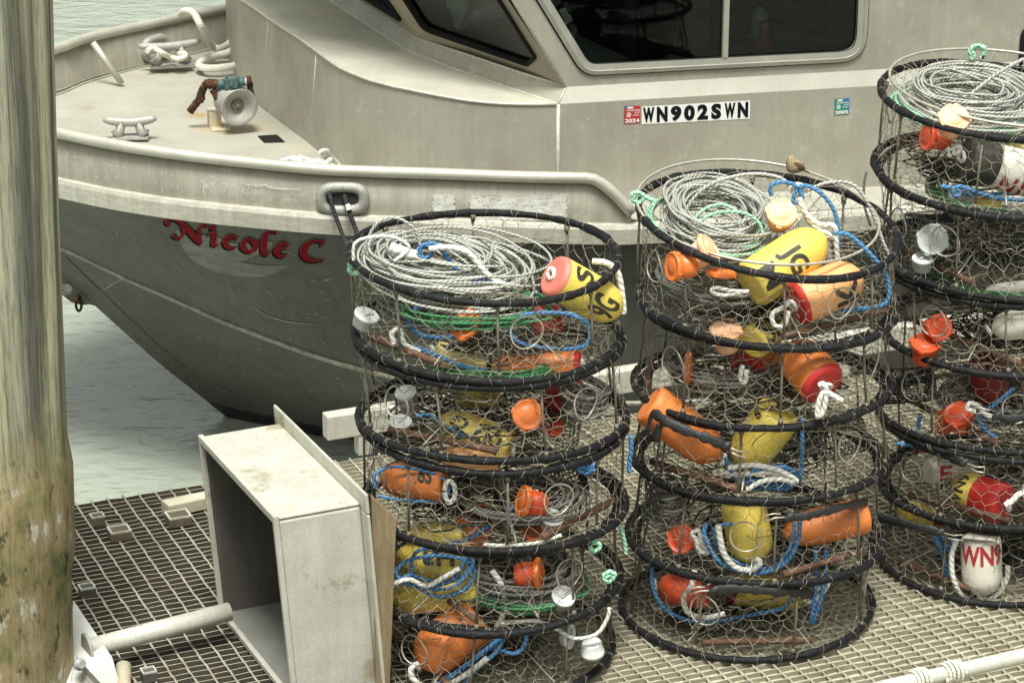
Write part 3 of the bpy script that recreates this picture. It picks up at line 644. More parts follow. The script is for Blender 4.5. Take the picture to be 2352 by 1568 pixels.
# ---- anchor winch: white drum, green valve body and rusty pipes
wl = az(500, 285, .75)
mb = MB(); mb.box(az(492, 272, .79), A*.03, B*.06, V((0, 0, .045))); mb.box(az(505, 290, .755), A*.05, B*.085, V((0, 0, .006)))
wi = obj('winch_bracket', mb, mat('rust_stained_bracket', (.55, .52, .43), (.47, .38, .22), 12, .6, c3=(.33, .2, .08), s3=16, t3=.62), boat, bevel=.003)
dc = az(549, 246, .89); dax = V((.42, -.88, -.1)).normalized()
mb = MB(); mb.lathe(dc, dax, [(-.135, .05), (-.13, .082), (-.12, .092), (-.10, .094), (-.075, .082), (-.05, .072), (-.03, .074), (-.01, .088), (0, .096), (.008, .098), (.010, .094), (.0, .075), (-.02, .05), (-.03, .04)], 36)
dr = obj('winch_drum', mb, M['cast'], wi)
mb = MB(); mb.lathe(dc-dax*.03, dax, [(0, .034), (.012, .03), (.013, .02)], 12); mb.lathe(dc-dax*.016, dax, [(0, .014), (.008, .014), (.0085, .006)], 6); obj('hub', mb, mat('greasy_hub', (.2, .19, .16), (.1, .1, .085), 40, .6), dr)
yv = dc.y+.06
vp = lambda x, y, d=0: ay(x, y, yv+d)
mb = MB(); mb.tube([vp(497, 195), vp(516, 193)], [.022, .026], 10); mb.box((vp(517, 193)+vp(548, 188))/2, (vp(548, 188)-vp(517, 193))/2, V((0, .026, 0)), V((0, 0, .024))); mb.tube([vp(548, 188), vp(563, 188)], .022, 12)
mb.lathe(vp(531, 192, -.026), (0, -1, 0), [(0, .013), (.008, .012)], 12)
for px in (520, 545): mb.box(vp(px, 178), V((.006, 0, 0)), V((0, .008, 0)), V((0, 0, .005)))
obj('valve_body', mb, M['teal'], wi)
mb = MB(); 
def lumpy(pts, r, n=10):
    P = cr([tuple(p) for p in pts], 6); mb.tube(P, [r*(.78+.3*abs(math.sin(k_*1.9+r*400)))*rnd.uniform(.92, 1.08) for k_, _ in enumerate(P)], n)
lumpy([vp(437, 256, .04), vp(452, 236, .03), vp(466, 222, .02)], .021); lumpy([vp(458, 234, .02), vp(462, 216, .02), vp(470, 198, .01), vp(480, 190), vp(498, 193)], .021)
lumpy([vp(476, 196), vp(486, 192), vp(497, 195)], .026); lumpy([vp(489, 206), vp(497, 220), vp(505, 236)], .02); obj('rusty_pipe', mb, M['rust'], wi); mb = MB(); lumpy([vp(568, 187), vp(577, 186)], .027); lumpy([vp(574, 188), vp(575, 206), vp(580, 222)], .016)
obj('rusty_pipe', mb, M['rust'], wi)
mb = MB(); mb.tube([vp(562, 188), vp(570, 187)], .02, 10); obj('pipe_collar', mb, M['cupm'], wi)
# black patch on deck
mb = MB(); mb.poly([az(x, y, .742) for x, y in ((589, 312), (636, 309), (655, 326), (607, 329))]); obj('deck_patch', mb, M['gasket'], boat)

# ================================================================== cabin
TS = 11.23
top_px = [(553, 0, 1.25), (585, 20, 1.248), (620, 45, 1.245), (655, 68, 1.243), (689, 90, 1.24), (726, 117, 1.235), (752, 137, 1.23), (781, 157, 1.225), (815, 172, 1.218), (854, 187, 1.21), (905, 200, 1.20), (964, 212, 1.19), (1020, 223, 1.18), (1074, 232, 1.17), (1120, 237, 1.162), (1165, 240, 1.155), (1225, 241, 1.147)]
edge = [az(*p) for p in top_px]
cs = V((A.dot(edge[0]), B.dot(edge[0]), 0))
corner = at(1282, 240, TS); edge.append(corner)
edge = [bp(1.56, 14.3, 1.22), bp(1.545, 13.95, 1.235)] + edge
S_C = A.dot(corner)
def drop(p, zb): return V((p.x, p.y, zb))
cab = thing('x', 'x', 'x', (0, 0, 0)); bpy.data.objects.remove(cab)
mb = MB(); mb.grid([[drop(p, .60)+A*(-.012) for p in edge], edge], True)
mb.grid([[drop(bp(1.56, 14.3, 0), .6), drop(bp(6.6, 14.3, 0), .6)], [bp(1.56, 14.3, 1.22), bp(6.6, 14.3, 1.22)]], False)
trunk = obj('trunk_wall', mb, M['alu'], boat)
# lower cabin side aft of the vertical weld
CA = 6.5
kn_lo = corner; kn_hi = at(1299, 200, TS+.045)
def kl(s, z): return bp(s, TS, z)
zlo, zhi = corner.z, kn_hi.z; S_H = A.dot(kn_hi)
mb = MB(); mb.grid([[bp(S_C, TS, .55), bp(CA, TS, .55)], [bp(S_C, TS, zlo), bp(CA, TS, zlo)]], False); obj('cabin_side', mb, M['alu'], boat)
mb = MB(); mb.grid([[bp(S_C, TS, zlo+.0005), bp(CA, TS, zlo+.0005)], [bp(S_H, TS+.045, zhi), bp(CA, TS+.045, zhi)]], False); obj('knuckle_strip', mb, M['alu_bright2'] if 'alu_bright2' in M else mat('smooth_bright_strip', (.36, .35, .295), (.32, .31, .26), 5, .5, .15), boat)
# trunk top, windscreen sill strip
lo = [az(700, -50, 1.24), az(759, 4, 1.24), az(850, 62, 1.238), az(938, 119, 1.232), az(1040, 158, 1.205), az(1160, 200, 1.17), corner]
hi = [az(752, -60, 1.31), az(821, 0, 1.31), az(893, 46, 1.305), az(964, 92, 1.30), az(1070, 126, 1.285), az(1190, 166, 1.25), kn_hi]
mb = MB(); 
def resample(P, n):
    L = [0]
    for a_, b_ in zip(P, P[1:]): L.append(L[-1]+(b_-a_).length)
    return [V(tuple(interp(L[-1]*i/(n-1), [(l, p[k]) for l, p in zip(L, P)]) for k in range(3))) for i in range(n)]
ed2 = resample([edge[1]]+edge[2:], 40); lo2 = resample([bp(2.0, 13.95, 1.235)]+lo[1:], 40)
mb.grid([ed2, [lerp(a_, b_, .5)+V((0, 0, .006)) for a_, b_ in zip(ed2, lo2)], lo2], True)
obj('trunk_top', mb, M['alu_top'], boat)
mb = MB(); mb.grid([lo, hi], False); obj('windscreen_sill', mb, M['alu'], boat)
# raked windscreen panels and cabin side above the knuckle
pil_top = at(1176, 0, TS+.05); rk = (pil_top-kn_hi); rk = rk*((2.5-kn_hi.z)/rk.z)       # forward rake
PB = hi[3]; PC = kn_hi
rkB = V((rk.x, rk.y, 2.5-PB.z))
nB = (PC-PB).cross(rkB).normalized()
if nB.y > 0: nB = -nB
PA0 = hi[1]; PA00 = bp(A.dot(PA0)-.02, 14.2, 1.31)
nA = (PB-PA0).cross(rkB).normalized()
if nA.y > 0: nA = -nA
def holed(mb, outer, inner):    # ring face between outer loop and inner loop (same count)
    n = len(outer); a_ = [mb.vert(p) for p in outer]; b_ = [mb.vert(p) for p in inner]
    for i in range(n): mb.face((a_[i], a_[(i+1) % n], b_[(i+1) % n], b_[i]))
def rounded(poly, r, n=5):
    out = []
    N = len(poly)
    for i in range(N):
        p0, p1, p2 = V((*poly[i-1], 0)), V((*poly[i], 0)), V((*poly[(i+1) % N], 0))
        a_ = (p0-p1); b_ = (p2-p1); rr = min(r[i] if isinstance(r, (list, tuple)) else r, a_.length*.45, b_.length*.45)
        q0 = p1+a_.normalized()*rr; q2 = p1+b_.normalized()*rr
        for k in range(n+1):
            t = k/n; c = q0*(1-t)**2+p1*2*t*(1-t)+q2*t*t; out.append((c.x, c.y))
    return out
def loop_for(inner, outer_poly):
    # outer loop point for each inner vertex: cast from the centroid to the polygon boundary
    cx = sum(p[0] for p in inner)/len(inner); cy = sum(p[1] for p in inner)/len(inner); out = []
    for (x, y) in inner:
        dx, dy = x-cx, y-cy; best = None
        for i in range(len(outer_poly)):
            (x1, y1), (x2, y2) = outer_poly[i], outer_poly[(i+1) % len(outer_poly)]
            den = dx*(y2-y1)-dy*(x2-x1)
            if abs(den) < 1e-9: continue
            t = ((x1-cx)*(y2-y1)-(y1-cy)*(x2-x1))/den; u_ = ((x1-cx)*dy-(y1-cy)*dx)/den
            if t > 0 and -1e-6 <= u_ <= 1+1e-6 and (best is None or t < best): best = t
        out.append((cx+dx*best, cy+dy*best))
    for i, (px, py) in enumerate(outer_poly):      # snap the closest ray to each corner
        j = min(range(len(out)), key=lambda k: (out[k][0]-px)**2+(out[k][1]-py)**2); out[j] = (px, py)
    return out
def window(panel_name, panel_mat, outer, inner, fn, frame_w, frame_mat, gasket=True, depth=.05, nrm=None, parent=boat, divider=None):
    # outer / inner are 2D polygons in the panel's own coordinates, fn maps to space
    mb = MB(); lp = loop_for(inner, outer); holed(mb, [fn(*p) for p in lp], [fn(*p) for p in inner]); pnl = obj(panel_name, mb, panel_mat, parent)
    c2 = (sum(p[0] for p in inner)/len(inner), sum(p[1] for p in inner)/len(inner))
    def grow(k):
        N = len(inner); out = []
        for i in range(N):
            p0, p2 = V((*inner[i-1], 0)), V((*inner[(i+1) % N], 0)); t = (p2-p0).normalized(); n_ = V((t.y, -t.x, 0)); p = V((*inner[i], 0))
            if n_.dot(p-V((*c2, 0))) < 0: n_ = -n_
            q = p+n_*k; out.append((q.x, q.y))
        return out
    rings = [(grow(.004), .002), (grow(.004), .012), (grow(-frame_w*.35), .018), (grow(-frame_w*.4), .012), (grow(-frame_w), .010), (grow(-frame_w), -.03)]
    mb = MB(); mb.grid([[fn(*p)+nrm*z for p in r] for r, z in rings], False, True)
    fr = obj('window_frame', mb, frame_mat, parent, bevel=0)
    if gasket:
        mb = MB(); mb.tube([fn(*p)+nrm*.003 for p in grow(.006)], .0045, 6, True); mb.tube([fn(*p)+nrm*.004 for p in grow(-frame_w)], .004, 6, True); obj('gasket', mb, M['gasket'], fr)
    mb = MB(); mb.poly([fn(*p)-nrm*.012 for p in grow(-frame_w*.6)]); obj('pane', mb, M['glass'], fr)
    if divider:
        mb = MB()
        for (a_, b_, w_) in divider:
            a3, b3 = fn(*a_), fn(*b_); d = (b3-a3).normalized(); side = d.cross(nrm); mb.box((a3+b3)/2+nrm*.002, (b3-a3)/2, side*w_/2, nrm*.012)
        obj('mullion', mb, frame_mat, fr)
    return pnl
# side panel: coordinates (s, z) on the plane t = TS+.045
TU = TS+.045
nS = -B
fS = lambda s, z: bp(s, TU, z)
def sz(u, v): p = at(u, v, TU); return (A.dot(p), p.z)
zr = 2.5; pil = lambda z: S_H + (A.dot(rk))*(z-zhi)/(zr-zhi)
w_bl, w_br = sz(1340, 171), sz(1978, 146)
k_rake = A.dot(rk)/rk.z
Wz1 = 1.95
inner = rounded([(w_bl[0]+.0, w_bl[1]), (w_br[0]+.015, w_bl[1]-.005), (w_br[0]+.015, Wz1), (w_bl[0]+k_rake*(Wz1-w_bl[1]), Wz1)], [.07, .13, .13, .07], 6)
SM = 4.75
outer = [(S_H, zhi), (SM, zhi), (SM, zr), (S_H+k_rake*(zr-zhi), zr)]
dv = sz(1664, 135)
window('cabin_side_panel', M['alu'], outer, inner, fS, .046, M['frame'], True, nrm=nS, divider=[((dv[0], w_bl[1]+.045), (dv[0], Wz1-.04), .026)])
iv = sz(2338, 175); iv2 = sz(2338, 62)
inner = rounded([(iv[0], iv[1]), (5.45, iv[1]), (5.45, iv2[1]), (iv[0], iv2[1])], .06, 5)
window('cabin_side_panel', M['alu'], [(SM, zhi), (CA, zhi), (CA, zr), (SM, zr)], inner, fS, .02, M['gasket'], False, nrm=nS)
# windscreen panels: coordinates = pixel-free plane axes (along sill, along rake)
def plane_axes(p0, p1, rk_):
    ex = (p1-p0); Lx = ex.length; ex = ex.normalized(); ey = rk_.normalized(); return ex, ey, Lx
def panel(p0, p1, rk_, nrm, wins_px, fw):
    ex, ey, Lx = plane_axes(p0, p1, rk_); Hh = rk_.length
    fn = lambda x, y: p0+ex*x+ey*y
    def inv(p):
        d = p-p0; c = ex.dot(ey); a_ = d.dot(ex); b_ = d.dot(ey); det = 1-c*c; return ((a_-b_*c)/det, (b_-a_*c)/det)
    pts = [inv(apl(u, v, p0, nrm)) for u, v in wins_px]
    return fn, pts, Lx, Hh
MB_ = M['alu_sc'] = mat('tan_windscreen_panel', (.36, .325, .24), (.31, .28, .21), 4, .6, .15, bump=.06, bscale=200)
fn, wp_, Lx, Hh = panel(PB, PC, rkB, nB, [(975, 68), (1214, 150), (1233, 132), (1150, 0), (931, 0)], .02)
sl = (wp_[4][0]-wp_[0][0])/(wp_[4][1]-wp_[0][1]); sr = (wp_[3][0]-wp_[2][0])/(wp_[3][1]-wp_[2][1])
yt = .72
inner = rounded([wp_[0], wp_[1], wp_[2], (wp_[2][0]+sr*(yt-wp_[2][1]), yt), (wp_[0][0]+sl*(yt-wp_[0][1]), yt)], [.05, .02, .02, .05, .05], 5)
window('windscreen_panel', MB_, [(0, 0), (Lx, 0), (Lx, Hh), (0, Hh)], inner, fn, .014, M['gasket'], False, nrm=nB)
fn, wp_, Lx, Hh = panel(PA0, PB, rkB, nA, [(846, 0), (922, 47), (928, 42), (905, 0)], .02)
inner = rounded([(.10, wp_[0][1]), wp_[1], (wp_[1][0]+.03, wp_[1][1]+.02), (wp_[1][0]+.01, yt), (.1, yt)], [.05, .02, .02, .05, .05], 5)
window('windscreen_panel', MB_, [(0, 0), (Lx, 0), (Lx, Hh), (0, Hh)], inner, fn, .014, M['gasket'], False, nrm=nA)
# far windscreen panel, rear wall, far side, roof
mb = MB()
mb.grid([[PA00, PA0], [PA00+rkB, PA0+rkB]], False)
mb.poly([bp(CA, TU, .55), bp(CA, 14.3, .55), bp(CA, 14.3, zr), bp(CA, TU, zr)])
mb.poly([PA00, bp(CA, 14.3, 1.3), bp(CA, 14.3, zr), PA00+rkB]); obj('cabin_wall', mb, M['alu'], boat)
mb = MB(); ro = [PC+rk, bp(CA+.2, TU-.05, zr), bp(CA+.2, 14.35, zr), PA00+rkB, PA0+rkB, PB+rkB]; ro = [p+(V((0, 0, 0))) for p in ro]
mb.face([mb.vert(p+V((0, 0, .002))) for p in reversed(ro)]); mb.face([mb.vert(p+V((0, 0, .06))) for p in ro])
for i in range(6): mb.poly([ro[i]+V((0, 0, .002)), ro[(i+1) % 6]+V((0, 0, .002)), ro[(i+1) % 6]+V((0, 0, .06)), ro[i]+V((0, 0, .06))])
obj('roof', mb, M['alu'], boat)
# interior
mb = MB(); mb.poly([bp(2.9, 11.34, .9), bp(CA-.05, 11.34, .9), bp(CA-.05, 14.2, .9), bp(2.25, 14.2, .9), bp(2.25, 11.8, .9)])
mb.poly([bp(2.3, 13.1, .9), bp(CA-.05, 13.1, .9), bp(CA-.05, 13.1, 2.48), bp(2.3, 13.1, 2.48)]); obj('cabin_lining', mb, M['cabin_in'], boat)
for s0, t0 in ((3.05, 11.95), (4.15, 12.1)):
    mb = MB(); mb.box(bp(s0, t0, 1.12), A*.2, B*.2, V((0, 0, .06))); mb.box(bp(s0+.19, t0, 1.42), A*.05+V((0, 0, .0)), B*.2, V((0, 0, .26))); mb.box(bp(s0, t0, .98), A*.06, B*.06, V((0, 0, .08))); obj('seat', mb, M['seat'], boat, bevel=.03)
mb = MB(); sq = at(1745, 70, 11.75); mb.lathe(at(1742, 108, 11.75), (0, 0, 1), [(0, .045), (.10, .045), (.16, .04), (.185, .02), (.2, .02)], 16); ex = obj('extinguisher', mb, M['extg'], boat)
mb = MB(); mb.tube([at(1755, 50, 11.7), at(1756, 100, 11.7)], .024, 10); mb.ell(at(1752, 105, 11.7), A*.06, B*.05, V((0, 0, .04))); obj('extinguisher_hose', mb, M['extr'], ex)
mb = MB(); mb.poly([at(x, y, TU+.10) for x, y in ((1284, 24), (1298, 18), (1304, 30), (1312, 38), (1316, 48), (1300, 57), (1293, 45))]); obj('paper_note', mb, M['paper'], boat)
mb = MB(); mb.box(at(1590, 20, 12.4), A*.09, B*.02, V((0, 0, .22))); obj('hanging_cloth', mb, mat('grey_cloth', (.16, .155, .14), (.1, .1, .09), 5, .9), boat)
mb = MB(); q = [fn for fn in (0,)]
bc = apl(1012, 30, PB, nB)-nB*.16; mb.ell(bc, A*.07, B*.13, V((0, 0, .17)), 16, 10); mb.ell(bc+A*.10-V((0, 0, .10)), A*.14, B*.10, V((0, 0, .05)), 14, 8)
for i, p in enumerate(mb.v): mb.v[i] = p+V((rnd.uniform(-.016, .016), rnd.uniform(-.016, .016), rnd.uniform(-.016, .016)))
obj('plastic_bag', mb, M['bag'], boat)
mb = MB(); mb.poly([bp(2.42, 11.95, 1.30), bp(2.88, 11.42, 1.25), bp(3.2, 11.6, 1.25), bp(2.8, 12.9, 1.30), bp(2.40, 13.0, 1.30)]); obj('dashboard', mb, mat('dash_grey', (.34, .36, .35), (.24, .26, .25), 4, .5), boat)
# weld beads on trunk and cabin
mb = MB()
mb.tube([p+V((0, 0, .002))-A*.002 for p in edge], .0075, 6); mb.tube([p+V((0, 0, .002)) for p in lo], .0055, 6); mb.tube([p+V((0, 0, .002)) for p in hi], .0055, 6)
mb.tube([corner, kn_hi], .005, 6); mb.tube([corner-B*.002, bp(S_C, TS-.002, .6)], .009, 8); mb.tube([kn_hi+nS*.003, kn_hi+nS*.003+rk], .006, 6)
def on_trunk(u, v):     # vertical front wall: nearest facet by image column
    for a_, b_ in zip(edge, edge[1:]):
        n_ = (b_-a_).cross(V((0, 0, 1)))
        p = apl(u, v, a_, n_); t = (p-a_).dot(b_-a_)/(b_-a_).dot(b_-a_)
        if 0 <= t <= 1: return p-FW*.004
    return None
for ln in ([(617, 42), (612, 120), (606, 232)], [(727, 120), (720, 220), (712, 326)]):
    P = [on_trunk(*p) for p in ln]; P = [p for p in P if p]
    if len(P) > 1: mb.tube(P, .005, 5)
obj('weld_bead', mb, M['weld'], boat)

# ---- registration number, stickers and the boat's name
fC = lambda off: (lambda u, v: apl(u, v, bp(0, TS-off, 0), B))
c0, c1, c2, c3 = (1474, 245), (1723, 231), (1722, 273), (1474, 286)
def quad_fn(c0, c1, c2, c3, off):       # c0 top-left, c1 top-right, c2 bottom-right, c3 bottom-left on the cabin side
    P = [fC(off)(*c) for c in (c0, c1, c2, c3)]
    return lambda x, y: P[3]*(1-x)*(1-y)+P[2]*x*(1-y)+P[1]*x*y+P[0]*(1-x)*y
def cells(mb, q, rects):
    for x0, y0, x1, y1 in rects: mb.poly([q(x0, y0), q(x1, y0), q(x1, y1), q(x0, y1)])
mb = MB(); cells(mb, quad_fn(c0, c1, c2, c3, .002), [(0, 0, 1, 1)]); rp_ = obj('registration_strip', mb, M['stick_w'], boat)
mb = MB(); q = quad_fn(c0, c1, c2, c3, .0035)
# character boxes measured along the strip
zx = lambda X: (X-420)/(2195-420)
for ch, X0, X1 in (('W', 440, 628), ('N', 665, 842), ('9', 892, 1068), ('0', 1110, 1288), ('2', 1328, 1506), ('S', 1556, 1722), ('W', 1774, 1955), ('N', 1992, 2168)):
    a_, b_ = zx(X0), zx(X1); put_text(mb, ch, lambda x, y, a_=a_, b_=b_: q(lerp(a_, b_, x), lerp(.08, .93, y)), .06, 0)
obj('registration_number', mb, M['vink'], rp_)
def sticker(c0, c1, c2, c3, base, year, extra):
    mb = MB(); q = quad_fn(c0, c1, c2, c3, .002); cells(mb, q, [(0, 0, 1, 1)]); st_ = obj('licence_sticker', mb, base, boat)
    q = quad_fn(c0, c1, c2, c3, .0032)
    mb = MB(); cells(mb, q, extra[0]); obj('sticker_band', mb, M['vblue'], st_)
    q = quad_fn(c0, c1, c2, c3, .0042)
    mb = MB(); cells(mb, q, [(.2, .84, .55, .95)])
    put_text(mb, year, lambda x, y: q(.06+.88*x, .05+.22*y), .03, 0)
    put_text(mb, 'WASHINGTON', lambda x, y: q(.14+.82*x, .70+.09*y), .02, 0)
    put_text(mb, 'JUNE', lambda x, y: q(.63+.32*x, .56+.09*y), .02, 0)
    put_text(mb, 'EXPIRES', lambda x, y: q(.56+.36*x, .43+.07*y), .01, 0)
    n = 16
    for k in range(n):
        t0, t1 = 2*math.pi*k/n, 2*math.pi*(k+1)/n
        for r0, r1 in ((.09, .125), ): mb.poly([q(.29+r0*math.cos(t0), .5+r0*math.sin(t0)), q(.29+r1*math.cos(t0), .5+r1*math.sin(t0)), q(.29+r1*math.cos(t1), .5+r1*math.sin(t1)), q(.29+r0*math.cos(t1), .5+r0*math.sin(t1))])
    for k in range(8):
        t0 = math.pi*k/4; dx, dy = math.cos(t0), math.sin(t0); nx, ny = -dy*.012, dx*.012; mb.poly([q(.29+dx*.03+nx, .5+dy*.03+ny), q(.29+dx*.03-nx, .5+dy*.03-ny), q(.29+dx*.165-nx, .5+dy*.165-ny), q(.29+dx*.165+nx, .5+dy*.165+ny)])
    obj('sticker_print', mb, M['stick_w'], st_)
sticker((1434, 244), (1471, 243), (1471, 283), (1433, 285), M['vred'], '2024', ([(0, .90, .2, 1)],))
sticker((1917, 228), (1951, 226), (1950, 263), (1916, 265), M['vgreen'], '2005', ([(.55, .82, 1, 1), (.86, .25, 1, .82), (.35, .45, .55, .62)],))
LT = lambda X, Y: ((620+X/3.2667)*.57422, (840+Y/3.2667)*.57422)
LW = .57422/3.2667
strokes = [
 [(205, 185, 18), (165, 165, 44), (152, 132, 40), (190, 107, 28), (260, 110, 40), (330, 142, 56), (390, 200, 62), (480, 300, 74), (560, 382, 76), (600, 425, 40)],
 [(365, 165, 30), (376, 240, 40), (370, 310, 36), (330, 352, 36), (275, 352, 30), (240, 330, 26)],
 [(606, 424, 8), (590, 330, 40), (580, 262, 40), (610, 207, 34), (660, 192, 30), (692, 208, 16)],
 [(742, 224, 62), (757, 228, 66), (772, 232, 62)],
 [(698, 325, 12), (745, 298, 30), (774, 305, 60), (776, 380, 68), (766, 440, 60), (800, 456, 28), (845, 430, 8)],
 [(1072, 360, 34), (1030, 340, 38), (962, 352, 50), (920, 410, 76), (950, 472, 55), (1020, 490, 28), (1085, 460, 8)],
 [(1240, 372, 34), (1165, 410, 62), (1155, 480, 78), (1225, 538, 36), (1305, 500, 62), (1315, 430, 78), (1240, 372, 34)],
 [(1592, 292, 22), (1540, 274, 30), (1470, 295, 50), (1430, 370, 80), (1425, 460, 86), (1426, 540, 76), (1465, 575, 34), (1515, 545, 8)],
 [(1640, 508, 8), (1715, 485, 26), (1728, 445, 42), (1690, 432, 26), (1632, 450, 58), (1590, 520, 86), (1620, 585, 55), (1690, 597, 26), (1750, 560, 6)],
 [(2165, 458, 14), (2195, 418, 52), (2130, 396, 28), (2050, 410, 50), (1970, 470, 86), (1945, 550, 96), (1985, 620, 75), (2080, 660, 34), (2212, 650, 8)]]
def letters(mb, dx, dy, dw, off):
    for st_ in strokes:
        ribbon(mb, [(*LT(x+dx, y+dy), (w_+dw)*LW) for x, y, w_ in st_], lambda u, v: on_hull(u, v, off), True, 6)
mb = MB(); letters(mb, -24, 22, 4, .0020); nm = obj('name_shadow', mb, M['vink'], boat)
mb = MB(); letters(mb, 0, 0, 4.5, .0032); obj('name_outline', mb, M['gold'], boat)
mb = MB(); letters(mb, 0, 0, 0, .0044); obj('name_lettering', mb, M['letter'], boat)

# ---- ropes on the boat
def rope(name, label, pts, r, m, cat='rope', group=None, n=8, seg=8):
    P = cr([tuple(p) for p in pts], seg); mb = MB(); mb.tube(P, r, n, uv=True); return tag(obj(name, mb, m, loc=P[0]), label, cat, group)
zd = .775
rope('mooring_rope', 'thick cream rope looped over the far bow rail onto the foredeck', [az(416, 34, 1.03), az(425, 26, 1.06), az(445, 32, 1.06), az(462, 62, 1.0), az(478, 92, .88), az(490, 108, .80), az(506, 112, zd+.02), az(530, 98, zd+.06), az(545, 88, zd+.05), az(548, 96, zd+.02), az(530, 118, zd+.03), az(500, 128, zd+.012), az(470, 138, zd+.02), az(456, 150, zd+.02), az(472, 157, zd+.02), az(510, 156, zd+.02), az(560, 148, zd+.02)], .021, M['r_cream'])
rope('cleat_rope', 'short cream rope hitched round the cleat by the far fairlead', [az(338, 118, .9), az(352, 112, .9), az(372, 122, .88), az(392, 132, .84), az(408, 136, .84), az(424, 132, .84), az(424, 124, .85), az(408, 126, .85)], .016, M['r_cream'])
rs3 = random.Random(2); P = [az(636, 372, .77)]
for k in range(26):
    q = k/26; P.append(az(655+q*105+rs3.uniform(-20, 20), 366+rs3.uniform(-9, 9)+q*5, .775+rs3.uniform(0, .05)))
P += [az(735, 352, .86), az(750, 346, .86), az(762, 362, .8), az(778, 378, .75), az(770, 388, .75)]
rope('deck_line', 'small tangled pile of white line on deck beside the near rail', P, .0105, M['r_white'])
fy = cF.y
rope('black_line', 'left black mooring line hanging from the near bow fairlead', [cF+V((-.09, .03, .02)), ay(757, 449, fy-.03), ay(764, 476, fy-.055), ay(774, 505, fy-.075), ay(785, 535, fy-.10), ay(796, 562, fy-.14), ay(812, 640, fy-.3)], .0105, M['r_black'], group='black mooring lines at the fairlead')
rope('black_line', 'right black mooring line with white seizing below the near bow fairlead', [cF+V((.0, .03, .03)), ay(793, 456, fy-.03), ay(800, 478, fy-.055), ay(808, 503, fy-.075), ay(818, 530, fy-.10), ay(836, 590, fy-.25)], .0115, M['r_black'], group='black mooring lines at the fairlead')
rope('rope_seizing', 'small white seizing on the right black mooring line', [ay(798, 470, fy-.062), ay(800, 476, fy-.068), ay(802, 483, fy-.075)], .0125, M['r_white'])

# ================================================================== aluminium box tray, plywood, pipe, bracket
bx = thing('sorting_box', 'open aluminium sorting box standing on its side on the dock', 'box', az(660, 1600, 0))
o_f = az(640, 1187, .72); o_far = az(467, 1000, .72); o_b = az(834, 1145, .72)
ln = (o_far-o_f); ln.z = 0; dpv = (o_b-o_f); dpv.z = 0
dn = ln.normalized(); dd = (dpv - dn*dpv.dot(dn)).normalized()*dpv.length*.93
tilt = V((-.0, 0, 0))
def bxp(l, d, z): z = z*.72/.62; return o_f+ln*l+dd*d+V((0, 0, z-.72))+DU*(.05*(1-z/.72))
def wall(mb, c4, th, nrm):
    mb.hexa([c+nrm*0 for c in c4]+[c+nrm*th for c in c4])
Z = V((0, 0, 1)); dnn = dn; ddn = dd.normalized()
mb = MB()
th = .012
mb.hexa([bxp(0, 0, .62-th), bxp(1, 0, .62-th), bxp(1, 1, .62-th), bxp(0, 1, .62-th), bxp(0, 0, .62), bxp(1, 0, .62), bxp(1, 1, .62), bxp(0, 1, .62)]); obj('top_panel', mb, M['galv'], bx, bevel=.011)
f = .020/ln.length
mb = MB(); mb.hexa([bxp(0, 0, 0), bxp(f, 0, 0), bxp(f, 1, 0), bxp(0, 1, 0), bxp(0, 0, .607), bxp(f, 0, .607), bxp(f, 1, .607), bxp(0, 1, .607)]); obj('end_panel', mb, M['galv'], bx, bevel=.008)
mb = MB(); mb.hexa([bxp(1-f, 0, 0), bxp(1, 0, 0), bxp(1, 1, 0), bxp(1-f, 1, 0), bxp(1-f, 0, .607), bxp(1, 0, .607), bxp(1, 1, .607), bxp(1-f, 1, .607)]); M['box_in'] = mat('shaded_box_inside', (.115, .105, .09), (.09, .082, .07), 5, .65, .1, streak=.2); obj('end_panel', mb, M['box_in'], bx, bevel=.004)  # far panel coloured dark for the shade inside the box
mb = MB(); mb.hexa([bxp(f, 0, .002), bxp(1-f, 0, .002), bxp(1-f, .98, .002), bxp(f, .98, .002), bxp(f, 0, .014), bxp(1-f, 0, .014), bxp(1-f, .98, .014), bxp(f, .98, .014)]); obj('bottom_panel', mb, mat('shaded_box_floor', (.26, .255, .235), (.2, .195, .175), 6, .6, .1), bx)  # floor colour lowered for the shade inside the box
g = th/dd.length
mb = MB(); mb.hexa([bxp(f, 1-g, .016), bxp(1-f, 1-g, .016), bxp(1-f, 1, .016), bxp(f, 1, .016), bxp(f, 1-g, .605), bxp(1-f, 1-g, .605), bxp(1-f, 1, .605), bxp(f, 1, .605)]); obj('back_panel', mb, mat('shaded_box_back', (.10, .092, .078), (.08, .074, .063), 5, streak=0.25, rough=.6, metal=.1), bx)  # back panel colour carries the shade under the box top
# flange round the back edge
mb = MB(); ft = .012/dd.length; e_ = .06/ln.length
def fl(l0, l1, z0, z1):
    mb.hexa([bxp(l0, 1.001, z0), bxp(l1, 1.001, z0), bxp(l1, 1.001+ft, z0), bxp(l0, 1.001+ft, z0), bxp(l0, 1.001, z1), bxp(l1, 1.001, z1), bxp(l1, 1.001+ft, z1), bxp(l0, 1.001+ft, z1)])
fl(-e_, 1+e_, .60, .665); fl(-e_, f, .0, .599); fl(1-f, 1+e_, .0, .599)
obj('flange', mb, M['galv'], bx, bevel=.006)
